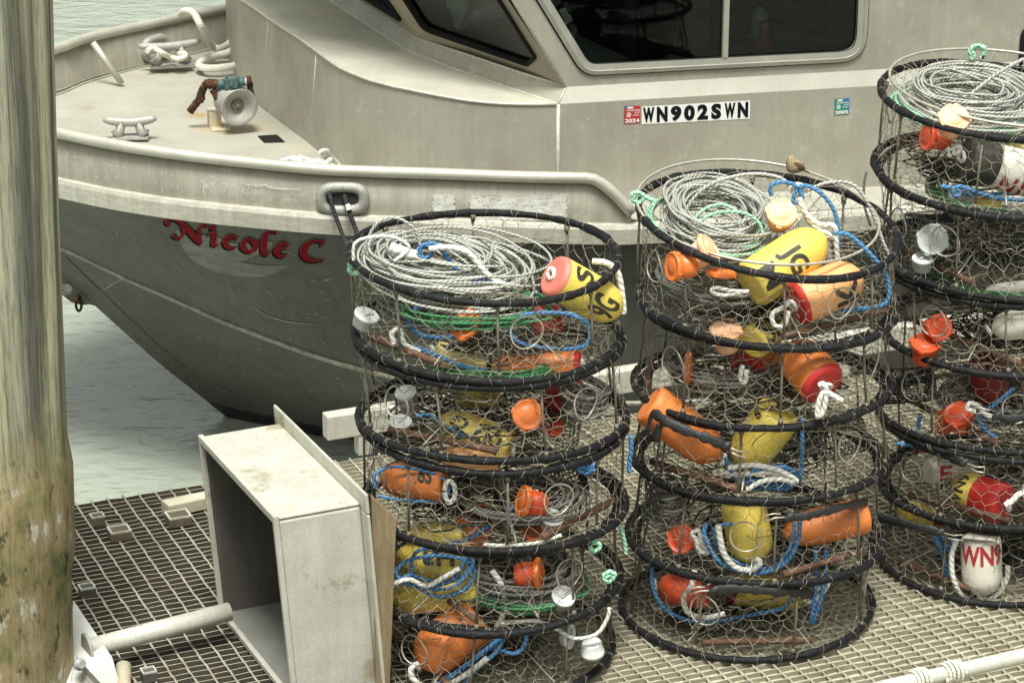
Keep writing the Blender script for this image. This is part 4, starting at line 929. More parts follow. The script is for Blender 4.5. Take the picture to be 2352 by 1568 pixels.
# lip round the open front
mb = MB(); g2 = .02/dd.length
mb.hexa([bxp(-.004, -g2, 0), bxp(.02, -g2, 0), bxp(.02, -.001, 0), bxp(-.004, -.001, 0), bxp(-.004, -g2, .625), bxp(.02, -g2, .625), bxp(.02, -.001, .625), bxp(-.004, -.001, .625)])
mb.hexa([bxp(.02, -g2, .60), bxp(1.004, -g2, .60), bxp(1.004, -.001, .60), bxp(.02, -.001, .60), bxp(.02, -g2, .625), bxp(1.004, -g2, .625), bxp(1.004, -.001, .625), bxp(.02, -.001, .625)])
mb.hexa([bxp(.985, -g2, 0), bxp(1.004, -g2, 0), bxp(1.004, -.001, 0), bxp(.985, -.001, 0), bxp(.985, -g2, .599), bxp(1.004, -g2, .599), bxp(1.004, -.001, .599), bxp(.985, -.001, .599)])
mb.hexa([bxp(.02, -g2, 0), bxp(.985, -g2, 0), bxp(.985, -.001, 0), bxp(.02, -.001, 0), bxp(.02, -g2, .02), bxp(.985, -g2, .02), bxp(.985, -.001, .02), bxp(.02, -.001, .02)])
obj('front_lip', mb, M['galv'], bx, bevel=.003)
pw = bxp(0, 1.16, 0)
mb = MB(); yb = bxp(-.03, 1.05, .6).y-.01
f4 = [ay(852, 1138, yb), ay(911, 1190, yb), ay(893, 1640, yb), ay(866, 1640, yb)]; b4 = [p+DW*.018+DU*.004 for p in f4]
mb.hexa([f4[3], f4[2], b4[2], b4[3], f4[0], f4[1], b4[1], b4[0]])
tag(obj('plywood_sheet', mb, M['wood'], loc=pw, bevel=.003), 'narrow weathered brown plywood board between the aluminium box and the left pots', 'plywood')
# white pipe and bracket at lower left
pa, pb_ = az(207, 1487, .10), az(527, 1404, .12)
pp = thing('support_pipe', 'thick white pipe lying between the piling bracket and the aluminium box', 'pipe', pa)
mb = MB(); mb.tube([pa, lerp(pa, pb_, .5), pb_], .035, 16); obj('pipe_tube', mb, M['galv'], pp)
pax = (pb_-pa).normalized(); mb = MB(); mb.lathe(pa-pax*.006, -pax, [(0, .058), (.008, .058), (.01, .05)], 20); obj('end_cap', mb, M['cast'], pp)
br = thing('pile_bracket', 'white angled metal bracket with bolt at the foot of the piling', 'bracket', az(210, 1560, 0))
mb = MB(); mb.box(az(196, 1440, .06), DW*.19, V((.03, 0, -.03)), V((.008, 0, .05))*1.0)
c = [az(168, 1375, .12), az(258, 1508, .12), az(275, 1568, .03), az(150, 1590, .03)]
mb = MB(); mb.hexa([p-V((0, 0, .02)) for p in reversed(c)]+[p for p in reversed(c)]); obj('bracket_plate', mb, M['white'], br, bevel=.004)
mb = MB(); c = [az(172, 1500, .16), az(232, 1568, .14), az(240, 1640, .0), az(150, 1640, .0)]; mb.hexa([p+V((0, .02, -.02)) for p in c]+c); obj('bracket_cheek', mb, M['cast'], br, bevel=.004)
mb = MB(); bo = az(181, 1524, .16); mb.lathe(bo, (.5, -.8, .3), [(0, .022), (.012, .022), (.013, .014), (.03, .013)], 10); obj('bolt', mb, M['extg'], br)
mb = MB(); mb.tube([az(282, 1600, 0), az(284, 1528, .05)], .028, 10); obj('stub_post', mb, mat('rusty_white_post', (.50, .48, .40), (.40, .33, .22), 12, .7), br)
# foreground pipe rail with rope wraps
r0, r1 = az(1900, 1609, .22), az(2460, 1480, .22)
fr_ = thing('foreground_rail', 'bright white pipe rail crossing the bottom right corner', 'rail', lerp(r0, r1, .5))
mb = MB(); mb.tube([lerp(r0, r1, k) for k in (-.8, 0, .5, 1, 2)], .027, 16); obj('rail_tube', mb, M['galv'], fr_)
for k in (-.75, 1.9): 
    p = lerp(r0, r1, k); mb = MB(); mb.tube([V((p.x, p.y, 0)), p], .03, 10); obj('rail_post', mb, M['galv'], fr_)
rx = (r1-r0).normalized(); e1 = rx.cross(Z).normalized(); e2 = rx.cross(e1)
def wraps(name, label, k0, turns, pitch, r_):
    P = []
    for i in range(turns*14+1):
        q = 2*math.pi*i/14; P.append(r0+(r1-r0)*k0+rx*pitch*i/14+(e1*math.cos(q)+e2*math.sin(q))*(.028+r_+.004*math.sin(i*.37)))
    rope(name, label, P, r_, M['r_cream'], group='rope lashings on the foreground rail', seg=2, n=6)
wraps('lashing', 'left cream rope lashing round the foreground white pipe rail', .335, 4, .0135, .006)
wraps('lashing', 'right cream rope lashing round the foreground white pipe rail', .46, 5, .0145, .006)

# ================================================================== CRAB POTS
RP, RT = .462, .0134
def frame(n):
    n = V(n).normalized(); e1 = (V((1, 0, 0))-n*n.x).normalized(); return e1, n.cross(e1), n
class Ring:
    def __init__(s, px, py, Y, nx=0, ny=0, r=RP):
        s.c = ay(px, py, Y); s.e1, s.e2, s.n = frame((nx, ny, 1)); s.r = r
    def p(s, th, k=1.0, dz=0): return s.c+(s.e1*math.cos(th)+s.e2*math.sin(th))*s.r*k+s.n*dz
def seg(mb, a_, b_, r, n=3, sag=0, rg=rnd):
    a_, b_ = V(a_), V(b_)
    if sag:
        m_ = (a_+b_)/2+V((rg.uniform(-1, 1), rg.uniform(-1, 1), rg.uniform(-1, .4)))*sag; mb.tube([a_, m_, b_], r, n, cap=False)
    else: mb.tube([a_, b_], r, n, cap=False)
WR = .00098
def rim(ring, name, parent, seed, wraps_mb):
    rg = random.Random(seed); N = 96; ph = [rg.uniform(0, 6.28) for _ in range(6)]
    pts, rr = [], []
    for k in range(N):
        th = 2*math.pi*k/N
        wob = .010*math.sin(2*th+ph[0])+.006*math.sin(3*th+ph[1])
        pts.append(ring.p(th, 1+wob, .007*math.sin(2*th+ph[2])))
        rr.append(RT*(1+.10*math.sin(5*th+ph[3])+.06*math.sin(23*th+ph[4])+rg.uniform(-.12, .14)))
    mb = MB(); mb.tube(pts, rr, 10, True); o = obj(name, mb, M['wrap'], parent)
    th = rg.uniform(0, .2)
    while th < 6.28:                       # wire lashings round the rubber
        for _ in range(rg.choice((1, 1, 2))):
            c = ring.p(th, 1+.010*math.sin(2*th+ph[0])+.006*math.sin(3*th+ph[1]), .007*math.sin(2*th+ph[2])); rad = (c-ring.c).normalized(); R_ = RT*1.13; sk = rg.uniform(-.012, .012); tg = ring.n.cross(rad)
            wraps_mb.tube([c+rad*R_*math.cos(q)+ring.n*R_*math.sin(q)+tg*sk*math.sin(q) for q in [2*math.pi*k/8 for k in range(8)]], WR*.85, 3, True)
            th += rg.uniform(.018, .03)
        th += rg.uniform(.09, .24)
    return o
def disc_net(mb, ring, rg, sag, cell=.085, kmax=.97, jit=.016):
    n = int(2*ring.r/cell)+2; nodes = {}
    an = rg.uniform(0, 1.5)
    for i in range(-n, n+1):
        for j in range(-n, n+1):
            x = (i+.5*(j % 2))*cell*.8; y = j*cell*.5
            xr, yr = x*math.cos(an)-y*math.sin(an), x*math.sin(an)+y*math.cos(an)
            xr += rg.uniform(-jit, jit); yr += rg.uniform(-jit, jit); d = math.hypot(xr, yr)/ring.r
            if d < kmax: nodes[(i, j)] = ring.c+ring.e1*xr+ring.e2*yr-ring.n*(sag*(1-d*d)+rg.uniform(-.012, .012))
    for (i, j), p in nodes.items():
        for di in ((0, 1) if j % 2 else (-1, 0)):
            q = nodes.get((i+di, j+1))
            if q is not None: seg(mb, p, q, WR)
            else:
                d = p-ring.c; d = d-ring.n*d.dot(ring.n)
                if d.length > ring.r*.8: seg(mb, p, ring.c+d.normalized()*ring.r*.985, WR)
def side_net(mb, bot, top, rg, rows=7, cells_=44):
    """hexagonal wire netting: short twisted joints between spreading strands"""
    def P(i, j, d):
        st = rg_state[(i, j)]
        th = 2*math.pi*(j+.5*(i % 2))/cells_+st[0]; h = i/rows+st[1]+(d*.24/rows if 0 < i < rows else 0)
        bow = 1-.035*math.sin(math.pi*i/rows)+st[2]
        return lerp(bot.p(th, bow), top.p(th, bow), h)
    rg_state = {}
    for i in range(rows+1):
        for j in range(cells_):
            e_ = i in (0, rows); rg_state[(i, j)] = (rg.uniform(-.03, .03), 0 if e_ else rg.uniform(-.035, .035), 0 if e_ else rg.uniform(-.035, .012))
    for i in range(rows+1):
        for j in range(cells_):
            if 0 < i < rows: seg(mb, P(i, j, -1), P(i, j, 1), WR*1.3)
            if i < rows:
                for jj in ((j, (j-1) % cells_) if i % 2 == 0 else ((j+1) % cells_, j)): seg(mb, P(i, j, 1), P(i+1, jj, -1), WR, sag=.006, rg=rg)
def inside(bot, top, th, k, h): return lerp(bot.p(th, k), top.p(th, k), h)
def crab_pot(label, bot, top, seed, bar=None, strap=False, rings=(-1.2, -2.2), trig=-1.7, lid=None, top_net=True, group='crab pots in the three stacks', tangle=120):
    rg = random.Random(seed)
    t = thing('crab_pot', label, 'crab pot', bot.c, group)
    nm = MB()
    rim(bot, 'rim', t, seed*7+1, nm); rim(top, 'rim', t, seed*7+2, nm)
    off = rg.uniform(0, .7)
    for k in range(8):
        th = off+2*math.pi*k/8; mb = MB(); a_, b_ = bot.p(th, .985, .008), top.p(th, .985, -.008); m_ = lerp(a_, b_, .5)+V((rg.uniform(-.006, .006), rg.uniform(-.006, .006), 0))
        mb.tube([a_, m_, b_], .0046, 6); mb.tube([lerp(a_, b_, .90), b_], [.0075, .012], 6); mb.tube([a_, lerp(a_, b_, .07)], [.011, .0075], 6); obj('post', mb, M['postm'], t)
    side_net(nm, bot, top, rg); disc_net(nm, bot, rg, .012)
    if top_net: disc_net(nm, top, rg, .03)
    dm = MB()
    # two tunnels of netting leading in from the sides
    for thc in (trig, trig+math.pi+rg.uniform(-.3, .3)):
        o_ = [(thc-.5, .98, .12), (thc+.5, .98, .12), (thc+.42, .98, .9), (thc-.42, .98, .9)]; i_ = [(thc-.42, .42, .40), (thc+.42, .42, .40), (thc+.42, .42, .72), (thc-.42, .42, .72)]
        O = [inside(bot, top, *q) for q in o_]; I = [inside(bot, top, *q) for q in i_]
        for f_ in range(4):
            a0, a1, b0, b1 = O[f_], O[(f_+1) % 4], I[f_], I[(f_+1) % 4]; nu, nv = 8, 4
            gg = [[lerp(lerp(a0, a1, (u+.5*(v % 2))/nu), lerp(b0, b1, (u+.5*(v % 2))/nu), v/nv)+V((rg.uniform(-.008, .008), rg.uniform(-.008, .008), rg.uniform(-.008, .008))) for u in range(nu)] for v in range(nv+1)]
            for v in range(nv):
                for u in range(nu):
                    seg(nm, gg[v][u], gg[v+1][u], WR*.9)
                    u2 = u+1 if v % 2 else u-1
                    if 0 <= u2 < nu: seg(nm, gg[v][u], gg[v+1][u2], WR*.9)
        # trigger gate: bent wire frame on the tunnel mouth
        mb = MB(); c = (I[0]+I[1]+I[2]+I[3])/4; mb.tube([*I, I[0]], .0032, 5)
        w0 = lerp(I[0], I[1], .0); w1 = lerp(I[0], I[1], 1.0); zz = []
        for k, (q, h) in enumerate(((0, 0), (.25, 0), (.32, -.12), (.42, -.12), (.5, 0), (.6, 0), (.68, -.12), (.78, -.12), (.86, 0), (1, 0))): zz.append(lerp(w0, w1, q)+(I[3]-I[0])*h*1.0+(O[0]+O[1]-I[0]-I[1])*.12)
        mb.tube(zz, .003, 5); mb.tube([I[0], O[0]], .003, 5); mb.tube([I[1], O[1]], .003, 5); mb.tube([I[2], O[2]], .0028, 5); mb.tube([I[3], O[3]], .0028, 5)
        obj('trigger_gate', mb, M['ringm'], t)
    for j in range(tangle):                 # slack strands inside, every other one dark to deepen the shade
        th0, th1 = rg.uniform(0, 6.28), rg.uniform(0, 6.28); a_, b_ = inside(bot, top, th0, rg.uniform(.3, .97), rg.uniform(.1, .95)), inside(bot, top, th1, rg.uniform(.3, .97), rg.uniform(.02, .9))
        m_ = lerp(a_, b_, rg.uniform(.3, .7))+V((rg.uniform(-.05, .05), rg.uniform(-.05, .05), rg.uniform(-.06, .03))); (dm if j % 2 else nm).tube(cr([tuple(a_), tuple(m_), tuple(b_)], 4), WR*rg.choice((.9, 1, 1.3, 1.9)), 3, cap=False)
    # loose line on the pot floor, added dark to deepen the shade inside
    P = []; pc = rg.uniform(0, 6.28); pr_ = rg.uniform(.15, .4)
    for k in range(280):
        q = k*.55; kk = rg.uniform(.25, .85)*(.55+.3*math.sin(k*.13)); P.append(inside(bot, top, q, min(.9, abs(kk)), .04+.12*rg.random())+V((math.cos(pc)*pr_*.25, math.sin(pc)*pr_*.25, 0)))
    dm.tube(cr([tuple(q) for q in P], 3), .0040, 4, cap=False)
    obj('netting', nm, M['wire'], t); obj('shade_line', dm, M['darkline'], t)
    for th in rings:
        rc_ = inside(bot, top, th, .955, .56); rad = (rc_-lerp(bot.c, top.c, .56)).normalized(); tg = bot.n.cross(rad)
        mb = MB(); mb.tube([rc_+tg*.056*math.cos(q)+bot.n*.056*math.sin(q)+rad*.006*math.sin(2*q) for q in [2*math.pi*k/28 for k in range(28)]], .0033, 6, True); obj('escape_ring', mb, M['ringm'], t)
    bars = bar or [(rg.uniform(2.6, 3.4), rg.uniform(4.2, 4.8))]
    for (t0, t1) in bars:
        mb = MB(); a_, b_ = bot.p(t0, .93, .03), bot.p(t1, .93, .03); mb.tube([lerp(a_, b_, q) for q in (0, .2, .4, .6, .8, 1)], [.0125*rg.uniform(.88, 1.12) for _ in range(6)], 8); obj('weight_bar', mb, M['rustbar'], t)
    if strap:
        mb = MB(); P = [V(p) for p in strap]; Q = cr([tuple(p) for p in P], 6); mb.tube(Q, [.017*rg.uniform(.7, 1.25) for _ in Q], 8, flat=.35); mb.ell(P[0], V((.020, 0, .006)), V((0, .012, 0)), V((.003, 0, .017))); st_ = obj('rubber_strap', mb, M['black'], t)
        d = (P[0]-P[1]).normalized(); s2 = d.cross(V((0, 1, 0))).normalized(); h0 = P[0]
        mb = MB(); mb.tube([h0, h0+d*.05+s2*.0, h0+d*.085+s2*.012, h0+d*.09-s2*.010, h0+d*.055-s2*.016, h0+d*.03-s2*.014], .0032, 5); obj('hook', mb, M['ringm'], st_)
    if lid:                                  # thin hoop lid propped a little above the rim
        dx, dy, dz, k, nx, ny = lid
        lr = Ring(0, 0, 1); lr.c = top.c+V((dx, dy, dz)); lr.e1, lr.e2, lr.n = frame(top.n+V((nx, ny, 0))); lr.r = RP*k
        mb = MB(); mb.tube([lr.p(2*math.pi*i/64) for i in range(64)], .0055, 6, True); lo_ = obj('lid', mb, M['ringm'], t)
        mb = MB(); disc_net(mb, lr, rg, .10, kmax=.98); obj('lid_netting', mb, M['wire'], lo_)
    return t

YL, YM, YR = 8.28, 8.60, 9.05
L_ = [Ring(1113, 584, YL, .03, -.02), Ring(1118, 757, YL, .03, -.02), Ring(1120, 776, YL, .02, 0), Ring(1133, 945, YL, .01, 0), Ring(1135, 966, YL, .02, 0), Ring(1135, 1143, YL, .01, 0), Ring(1134, 1150, YL, .01, 0, .434), Ring(1128, 1318, YL, -.01, 0), Ring(1126, 1325, YL, -.01, 0, .434), Ring(1114, 1472, YL, -.01, .0)]
M_ = [Ring(1764, 510, YM, .11, -.10), Ring(1760, 690, YM, .04, -.02), Ring(1758, 698, YM, .04, -.02, .434), Ring(1750, 878, YM, -.02, .03), Ring(1749, 886, YM, -.02, .03, .434), Ring(1744, 1042, YM, 0, .02), Ring(1743, 1050, YM, 0, .02, .434), Ring(1733, 1222, YM, .01, .0), Ring(1732, 1230, YM, .01, .0, .434), Ring(1715, 1386, YM, -.02, .02)]
R_ = [Ring(2316, 231, YR, .07, -.05), Ring(2296, 395, YR, .03, -.06), Ring(2294, 404, YR, .03, -.06, .434), Ring(2292, 583, YR, .02, -.03), Ring(2292, 599, YR, .02, -.03), Ring(2296, 757, YR, .02, -.02), Ring(2296, 765, YR, .02, -.02, .434), Ring(2299, 938, YR, .01, 0), Ring(2299, 954, YR, .01, 0), Ring(2300, 1106, YR, 0, 0), Ring(2299, 1114, YR, 0, 0, .434), Ring(2291, 1268, YR, 0, 0)]
WORD = ['topmost', 'second from top', 'third from top', 'fourth from top', 'fifth from top', 'lowest']
fr = lambda x, y, Y: ay(x, y, Y)
def stack(rings_, what, seed, opts):
    n = len(rings_)//2
    for i in range(n):
        w_ = 'lowest' if i == n-1 else WORD[i]
        crab_pot(f'{w_} round wire crab pot in the {what}', rings_[2*i+1], rings_[2*i], seed+i, **opts.get(i, {}))
stack(L_, 'stack nearest the aluminium box', 100, {
 0: dict(bar=[(3.55, 4.35)], rings=(-1.25, 1.95), trig=-1.45, top_net=False),
 1: dict(bar=[(3.75, 4.75)], rings=(-2.35, -.75), trig=-1.6, top_net=False),
 2: dict(bar=[(5.1, 6.1)], rings=(-1.05, -2.7), trig=-1.9),
 3: dict(rings=(-.9, -2.6), trig=-1.7), 4: dict(rings=(-2.2, -.5), trig=-1.5)})
stack(M_, 'middle stack under the sparrow', 200, {
 0: dict(bar=[(4.75, 5.95)], rings=(-1.05, -2.75), trig=-1.9, top_net=False, lid=(-.035, .03, .035, .93, -.02, -.04)),
 1: dict(bar=[(3.4, 2.7)], rings=(-2.5, -.6), trig=-1.7, top_net=False),
 2: dict(bar=[(3.5, 4.45)], rings=(-.85, 2.2), trig=-2.3, top_net=False, strap=[fr(1668, 1024, 8.16), fr(1630, 1008, 8.15), fr(1580, 990, 8.17), fr(1530, 968, 8.2), fr(1500, 950, 8.26), fr(1490, 985, 8.27), fr(1502, 1008, 8.24), fr(1516, 975, 8.22)]),
 3: dict(bar=[(4.85, 5.75)], rings=(-1.75, 1.0), trig=-1.2, top_net=False, strap=[fr(1812, 1187, 8.13), fr(1850, 1185, 8.14), fr(1900, 1172, 8.18), fr(1950, 1160, 8.26), fr(1990, 1153, 8.36)]),
 4: dict(bar=[(4.25, 5.2)], rings=(-2.05, -.3), trig=-1.65, top_net=False, strap=[fr(1640, 1355, 8.14), fr(1700, 1352, 8.13), fr(1770, 1357, 8.14), fr(1830, 1360, 8.17), fr(1866, 1366, 8.2)])})
stack(R_, 'stack at the right picture edge', 300, {
 0: dict(bar=[(2.6, 1.9)], rings=(-1.35, 2.6), trig=-2.2, top_net=False, lid=(.0, .03, .045, .93, 0, -.03)),
 1: dict(rings=(-2.2, -2.75), trig=-1.6), 2: dict(rings=(-2.3, -1.0), trig=-1.5),
 3: dict(rings=(-1.6, -2.6), trig=-1.9, strap=[fr(2290, 955, 8.6), fr(2320, 962, 8.58), fr(2370, 955, 8.57), fr(2420, 945, 8.6)]),
 4: dict(bar=[(3.6, 4.6)], rings=(-1.45, -2.6), trig=-1.8, strap=[fr(2215, 1062, 8.62), fr(2170, 1045, 8.68), fr(2120, 1028, 8.75), fr(2080, 1012, 8.85)]),
 5: dict(bar=[(3.5, 4.3)], rings=(-1.4, -2.8), trig=-2.2, strap=[fr(2160, 1222, 8.68), fr(2110, 1210, 8.72), fr(2060, 1198, 8.8), fr(2020, 1190, 8.9)])})

# ------------------------------------------------------------------ buoys
def buoy(label, a_, b_, r, m, endm=None, texts=(), band=None, eye=True, name='buoy', group='crab pot buoys'):
    """flat end at a_, rounded tip at b_ (points in space); texts: (string, along 0-1 start, length, half width angle, centre angle, material)"""
    a_, b_ = V(a_), V(b_); ax = b_-a_; L = ax.length; ax.normalize()
    o = thing(name, label, 'buoy', (a_+b_)/2, group)
    prof = [(.0, r*.80), (.004, r*.93), (.014, r*.985), (.03, r), (L*.60, r), (L*.72, r*.96), (L*.82, r*.86), (L*.90, r*.68), (L*.96, r*.42), (L, r*.17)]
    mb = MB()
    if band:
        i = 5; h = L*band
        p1 = [q for q in prof if q[0] < h]+[(h, r)]; p2 = [(h, r)]+[q for q in prof if q[0] > h]
        mb.mi = 1; mb.lathe(a_, ax, p1, 28, cap1=False); mb.mi = 0; mb.lathe(a_, ax, p2, 28, cap0=False)
    else: mb.lathe(a_, ax, prof, 28)
    bo = obj('float', mb, [m, endm or m], o)
    if endm and not band:
        mb = MB(); mb.lathe(a_-ax*.004, ax, [(0, r*.80), (.006, r*.95), (.02, r*1.004)], 28, cap1=False); obj('end_cap', mb, endm, o)
    if eye:
        kn = MB(); c = b_ if eye == 'tip' else a_; d = ax if eye == 'tip' else -ax; e = d.orthogonal().normalized(); f = d.cross(e)
        P = [c+d*(.006+.012*math.sin(q*.5)**2)+e*.017*math.cos(q)+f*.017*math.sin(q) for q in [k*.5 for k in range(19)]]
        kn.tube(P, .0075, 6, uv=True); obj('rope_knot', kn, M['r_white'], o)
    e = V((0, 0, 1))-ax*ax.z; e = e.normalized() if e.length > .05 else V((0, -1, 0)); f = ax.cross(e)     # angle 0 = up, measured about the axis
    view = (CAM-(a_+b_)/2); view = view-ax*view.dot(ax); vang = math.atan2(view.dot(f), view.dot(e))
    for (s, h0, h1, hw, ca, tm, rot) in texts:
        mb = MB(); rr = r+.0015
        def fnm(x, y):
            if rot == 0: u_, v_ = x, y
            elif rot == 1: u_, v_ = 1-y, x
            elif rot == 2: u_, v_ = 1-x, 1-y
            else: u_, v_ = y, 1-x
            h = L*lerp(h0, h1, u_); th = vang+ca+hw*(1-2*v_); rx_ = interp(h, prof)+.0016
            return a_+ax*h+(e*math.cos(th)+f*math.sin(th))*rx_
        put_text(mb, s, fnm, .03, 2); obj('lettering', mb, tm, bo)
    return o
K, RD = M['blackp'], M['redp']
# left stack (depth YL)
y = YL
buoy('faded yellow buoy with red end and black 9G, topmost pot of the box-side stack', fr(1272, 632, y-.22), fr(1424, 716, y-.12), .074, M['yellow'], M['palered'], [('9G', .45, .85, .5, .15, K, 1), ('S', .12, .38, .4, -.75, K, 1)], eye='flat')
buoy('red cone buoy peeking below the first rim of the box-side stack', fr(1262, 768, y-.12), fr(1250, 690, y-.05), .05, M['red'], None, (), eye='flat')
buoy('pale yellow buoy under blue line low in the topmost box-side pot', fr(1000, 810, y-.22), fr(1118, 838, y-.2), .043, M['paleyellow'], None, ())
buoy('orange buoy lying behind the black cage in the topmost box-side pot', fr(1332, 838, y-.2), fr(1130, 836, y-.16), .05, M['orange'], M['red'], ())
y = YL-.03
buoy('yellow buoy with black lettering in second pot of the box-side stack', fr(1172, 1030, y-.2), fr(1008, 962, y-.12), .062, M['yellow'], None, [('N9', .1, .5, .55, -.15, K, 0), ('G', .58, .78, .35, .3, K, 0)])
buoy('yellow buoy high under the double rim of the second box-side pot', fr(1050, 905, y+.02), fr(1160, 925, y+.05), .04, M['yellow'], None, ())
buoy('red buoy high at the right inside second box-side pot', fr(1330, 898, y-.02), fr(1245, 935, y+.06), .055, M['red'], None, ())
buoy('orange buoy with black plate lying in third pot of the box-side stack', fr(1020, 1110, y-.2), fr(876, 1096, y-.14), .063, M['orange'], None, [('S9', .12, .34, .45, .35, K, 0)], eye='tip')
buoy('flat orange buoy between second and third box-side pots', fr(1145, 1056, y-.22), fr(1010, 1048, y-.18), .040, M['paleorange'], None, [('9', .3, .45, .4, .0, K, 0)], eye=False)
buoy('orange buoy hanging nose up behind blue line in third box-side pot', fr(1078, 1250, y-.1), fr(1098, 1150, y-.12), .068, M['orange'], M['red'], (), eye='tip')
buoy('yellow buoy with small 5 low in third pot of the box-side stack', fr(1068, 1236, y-.17), fr(925, 1228, y-.12), .052, M['yellow'], None, [('5', .12, .24, .3, -.5, K, 1)], eye=False)
buoy('yellow buoy with bold black letters in fourth box-side pot', fr(1075, 1290, y-.2), fr(905, 1282, y-.14), .062, M['yellow'], None, [('H3', .12, .55, .5, .2, K, 0)], eye=False)
buoy('plain yellow buoy under coiled blue line in fourth box-side pot', fr(1100, 1348, y-.2), fr(900, 1376, y-.16), .064, M['yellow'], None, (), eye='tip')
buoy('big orange buoy with white rope at nose in lowest box-side pot', fr(1100, 1415, y-.2), fr(962, 1525, y-.26), .093, M['orange'], M['orange'], (), eye='tip')
# middle stack (depth YM)
y = YM
buoy('sunlit yellow buoy with black JG and M in the sparrow\'s topmost pot', fr(1724, 656, y-.30), fr(1893, 545, y-.14), .086, M['yellow'], None, [('JG', .30, .60, .62, .12, K, 3), ('M', .03, .25, .50, .12, K, 3)], eye='tip')
buoy('orange buoy with red face and white knot in topmost middle pot', fr(1828, 698, y-.34), fr(1978, 630, y-.24), .080, M['paleorange'], M['red'], [('K', .45, .8, .6, .5, K, 1)], eye='flat')
buoy('yellow buoy with smeared black letters lying below the red faced one', fr(1728, 788, y-.26), fr(1800, 730, y-.1), .062, M['yellow'], None, [('SK', .05, .7, .8, 0, K, 0)], eye=False)
buoy('small dark red buoy end behind the JG buoy', fr(1718, 668, y-.2), fr(1700, 640, y-.05), .035, M['red'], None, (), eye=False)
buoy('orange buoy with big red face in second middle pot', fr(1893, 884, y-.38), fr(1815, 800, y-.22), .083, M['orange'], M['red'], (), eye='flat')
buoy('red ended orange buoy at the back of second middle pot', fr(1712, 846, y-.15), fr(1770, 800, y+.02), .066, M['orange'], M['red'], (), eye='flat')
buoy('large plain yellow buoy slanting through second and third middle pots', fr(1792, 946, y-.30), fr(1700, 1066, y-.24), .082, M['yellow'], None, [('8', .06, .16, .25, .8, K, 0)], eye='tip')
buoy('orange buoy crossed by black strap at left of third middle pot', fr(1490, 925, y-.22), fr(1655, 1050, y-.24), .078, M['orange'], None, (), eye='tip')
buoy('yellow buoy hanging nose down in fourth middle pot', fr(1705, 1150, y-.26), fr(1732, 1290, y-.30), .082, M['yellow'], None, (), eye='tip')
buoy('orange buoy under hooked strap at right of fourth middle pot', fr(1990, 1182, y-.2), fr(1800, 1225, y-.27), .066, M['orange'], None, (), eye=False)
buoy('orange red buoy tied with white rope in lowest middle pot', fr(1632, 1362, y-.2), fr(1512, 1344, y-.14), .062, M['lidr'], None, (), eye='tip')
buoy('yellow buoy behind black strap in lowest middle pot', fr(1675, 1345, y-.14), fr(1850, 1372, y-.1), .064, M['yellow'], M['darkred'], (), eye='tip')
# right stack (depth YR)
y = YR
buoy('white buoy with black end and red N1 in topmost right pot', fr(2216, 362, y-.26), fr(2420, 418, y-.2), .083, M['foam'], M['blackp'], [('N1', .36, .62, .45, .75, RD, 0)], band=.30, eye='flat')
buoy('pale yellow buoy tip behind the white and black buoy', fr(2380, 335, y-.1), fr(2285, 318, y-.05), .062, M['paleyellow'], None, (), eye=False)
buoy('yellow and white buoy lying in second pot of right stack', fr(2178, 446, y-.18), fr(2300, 470, y-.2), .036, M['yellow'], M['foam'], (), band=.45, eye=False)
buoy('white buoy with faint orange mark in fourth right pot', fr(2400, 730, y-.34), fr(2278, 756, y-.30), .056, M['foam'], M['paleorange'], (), eye='tip')
buoy('flat white buoy with red edge under third right rim', fr(2400, 655, y-.30), fr(2262, 668, y-.26), .026, M['foam'], M['red'], (), eye=False)
buoy('dark red buoy standing across the fifth rim of right stack', fr(2262, 830, y-.2), fr(2284, 925, y-.16), .07, M['darkred'], None, (), eye=False)
buoy('mustard yellow buoy beside the dark red one in right stack', fr(2345, 845, y-.15), fr(2420, 862, y-.1), .04, M['yellow'], None, (), eye=False)
buoy('white buoy with red stripe letters in fifth right pot', fr(2130, 1082, y-.16), fr(2240, 1072, y-.1), .05, M['foam'], None, [('E', .12, .4, .6, .3, RD, 0)], eye=False)
buoy('yellow and red buoy with black letters in fifth right pot', fr(2310, 1158, y-.34), fr(2192, 1120, y-.18), .078, M['yellow'], M['red'], [('WN9', .62, .84, 1.0, -.1, K, 3)], band=.52, eye='flat')
buoy('yellow buoy half hidden low at left of fifth right pot', fr(2160, 1196, y-.12), fr(2060, 1172, y-.05), .05, M['yellow'], M['darkred'], (), eye=False)
buoy('white buoy with red WN9 hanging in lowest right pot', fr(2253, 1232, y-.34), fr(2256, 1366, y-.36), .076, M['foam'], None, [('WN9', .05, .40, 1.15, 0, RD, 1)], eye='tip')
buoy('thin red and white buoy peeping above the fifth right rim', fr(2110, 1022, y-.26), fr(2215, 1032, y-.3), .026, M['foam'], M['red'], (), band=.5, eye=False)

# ------------------------------------------------------------------ bait jars, lids and cups
def jar(label, c, ax, m, r=.050, cup=True, body=None, group='bait jars with orange lids'):
    c = V(c); ax = V(ax).normalized(); t = thing('bait_jar', label, 'bait jar', c, group)
    mb = MB(); mb.lathe(c-ax*.010, ax, [(0, r*.97), (.002, r*1.03), (.017, r*1.03), (.020, r*.99), (.021, r*.93), (.0185, r*.88), (.0185, r*.55), (.0205, r*.5), (.0205, r*.2)], 28)
    e = ax.orthogonal().normalized(); f = ax.cross(e)
    for k in range(4):
        q = k*1.57+.4; d = e*math.cos(q)+f*math.sin(q); tg = ax.cross(d); mb.box(c+d*r*1.04, d*.004, tg*.009, ax*.006)
    obj('lid', mb, m, t)
    if cup:
        mb = MB(); mb.lathe(c-ax*.011, -ax, [(0, r*.86), (.05, r*.84), (.066, r*.76), (.07, r*.6)], 22); obj('jar_body', mb, body or m, t)
    return t
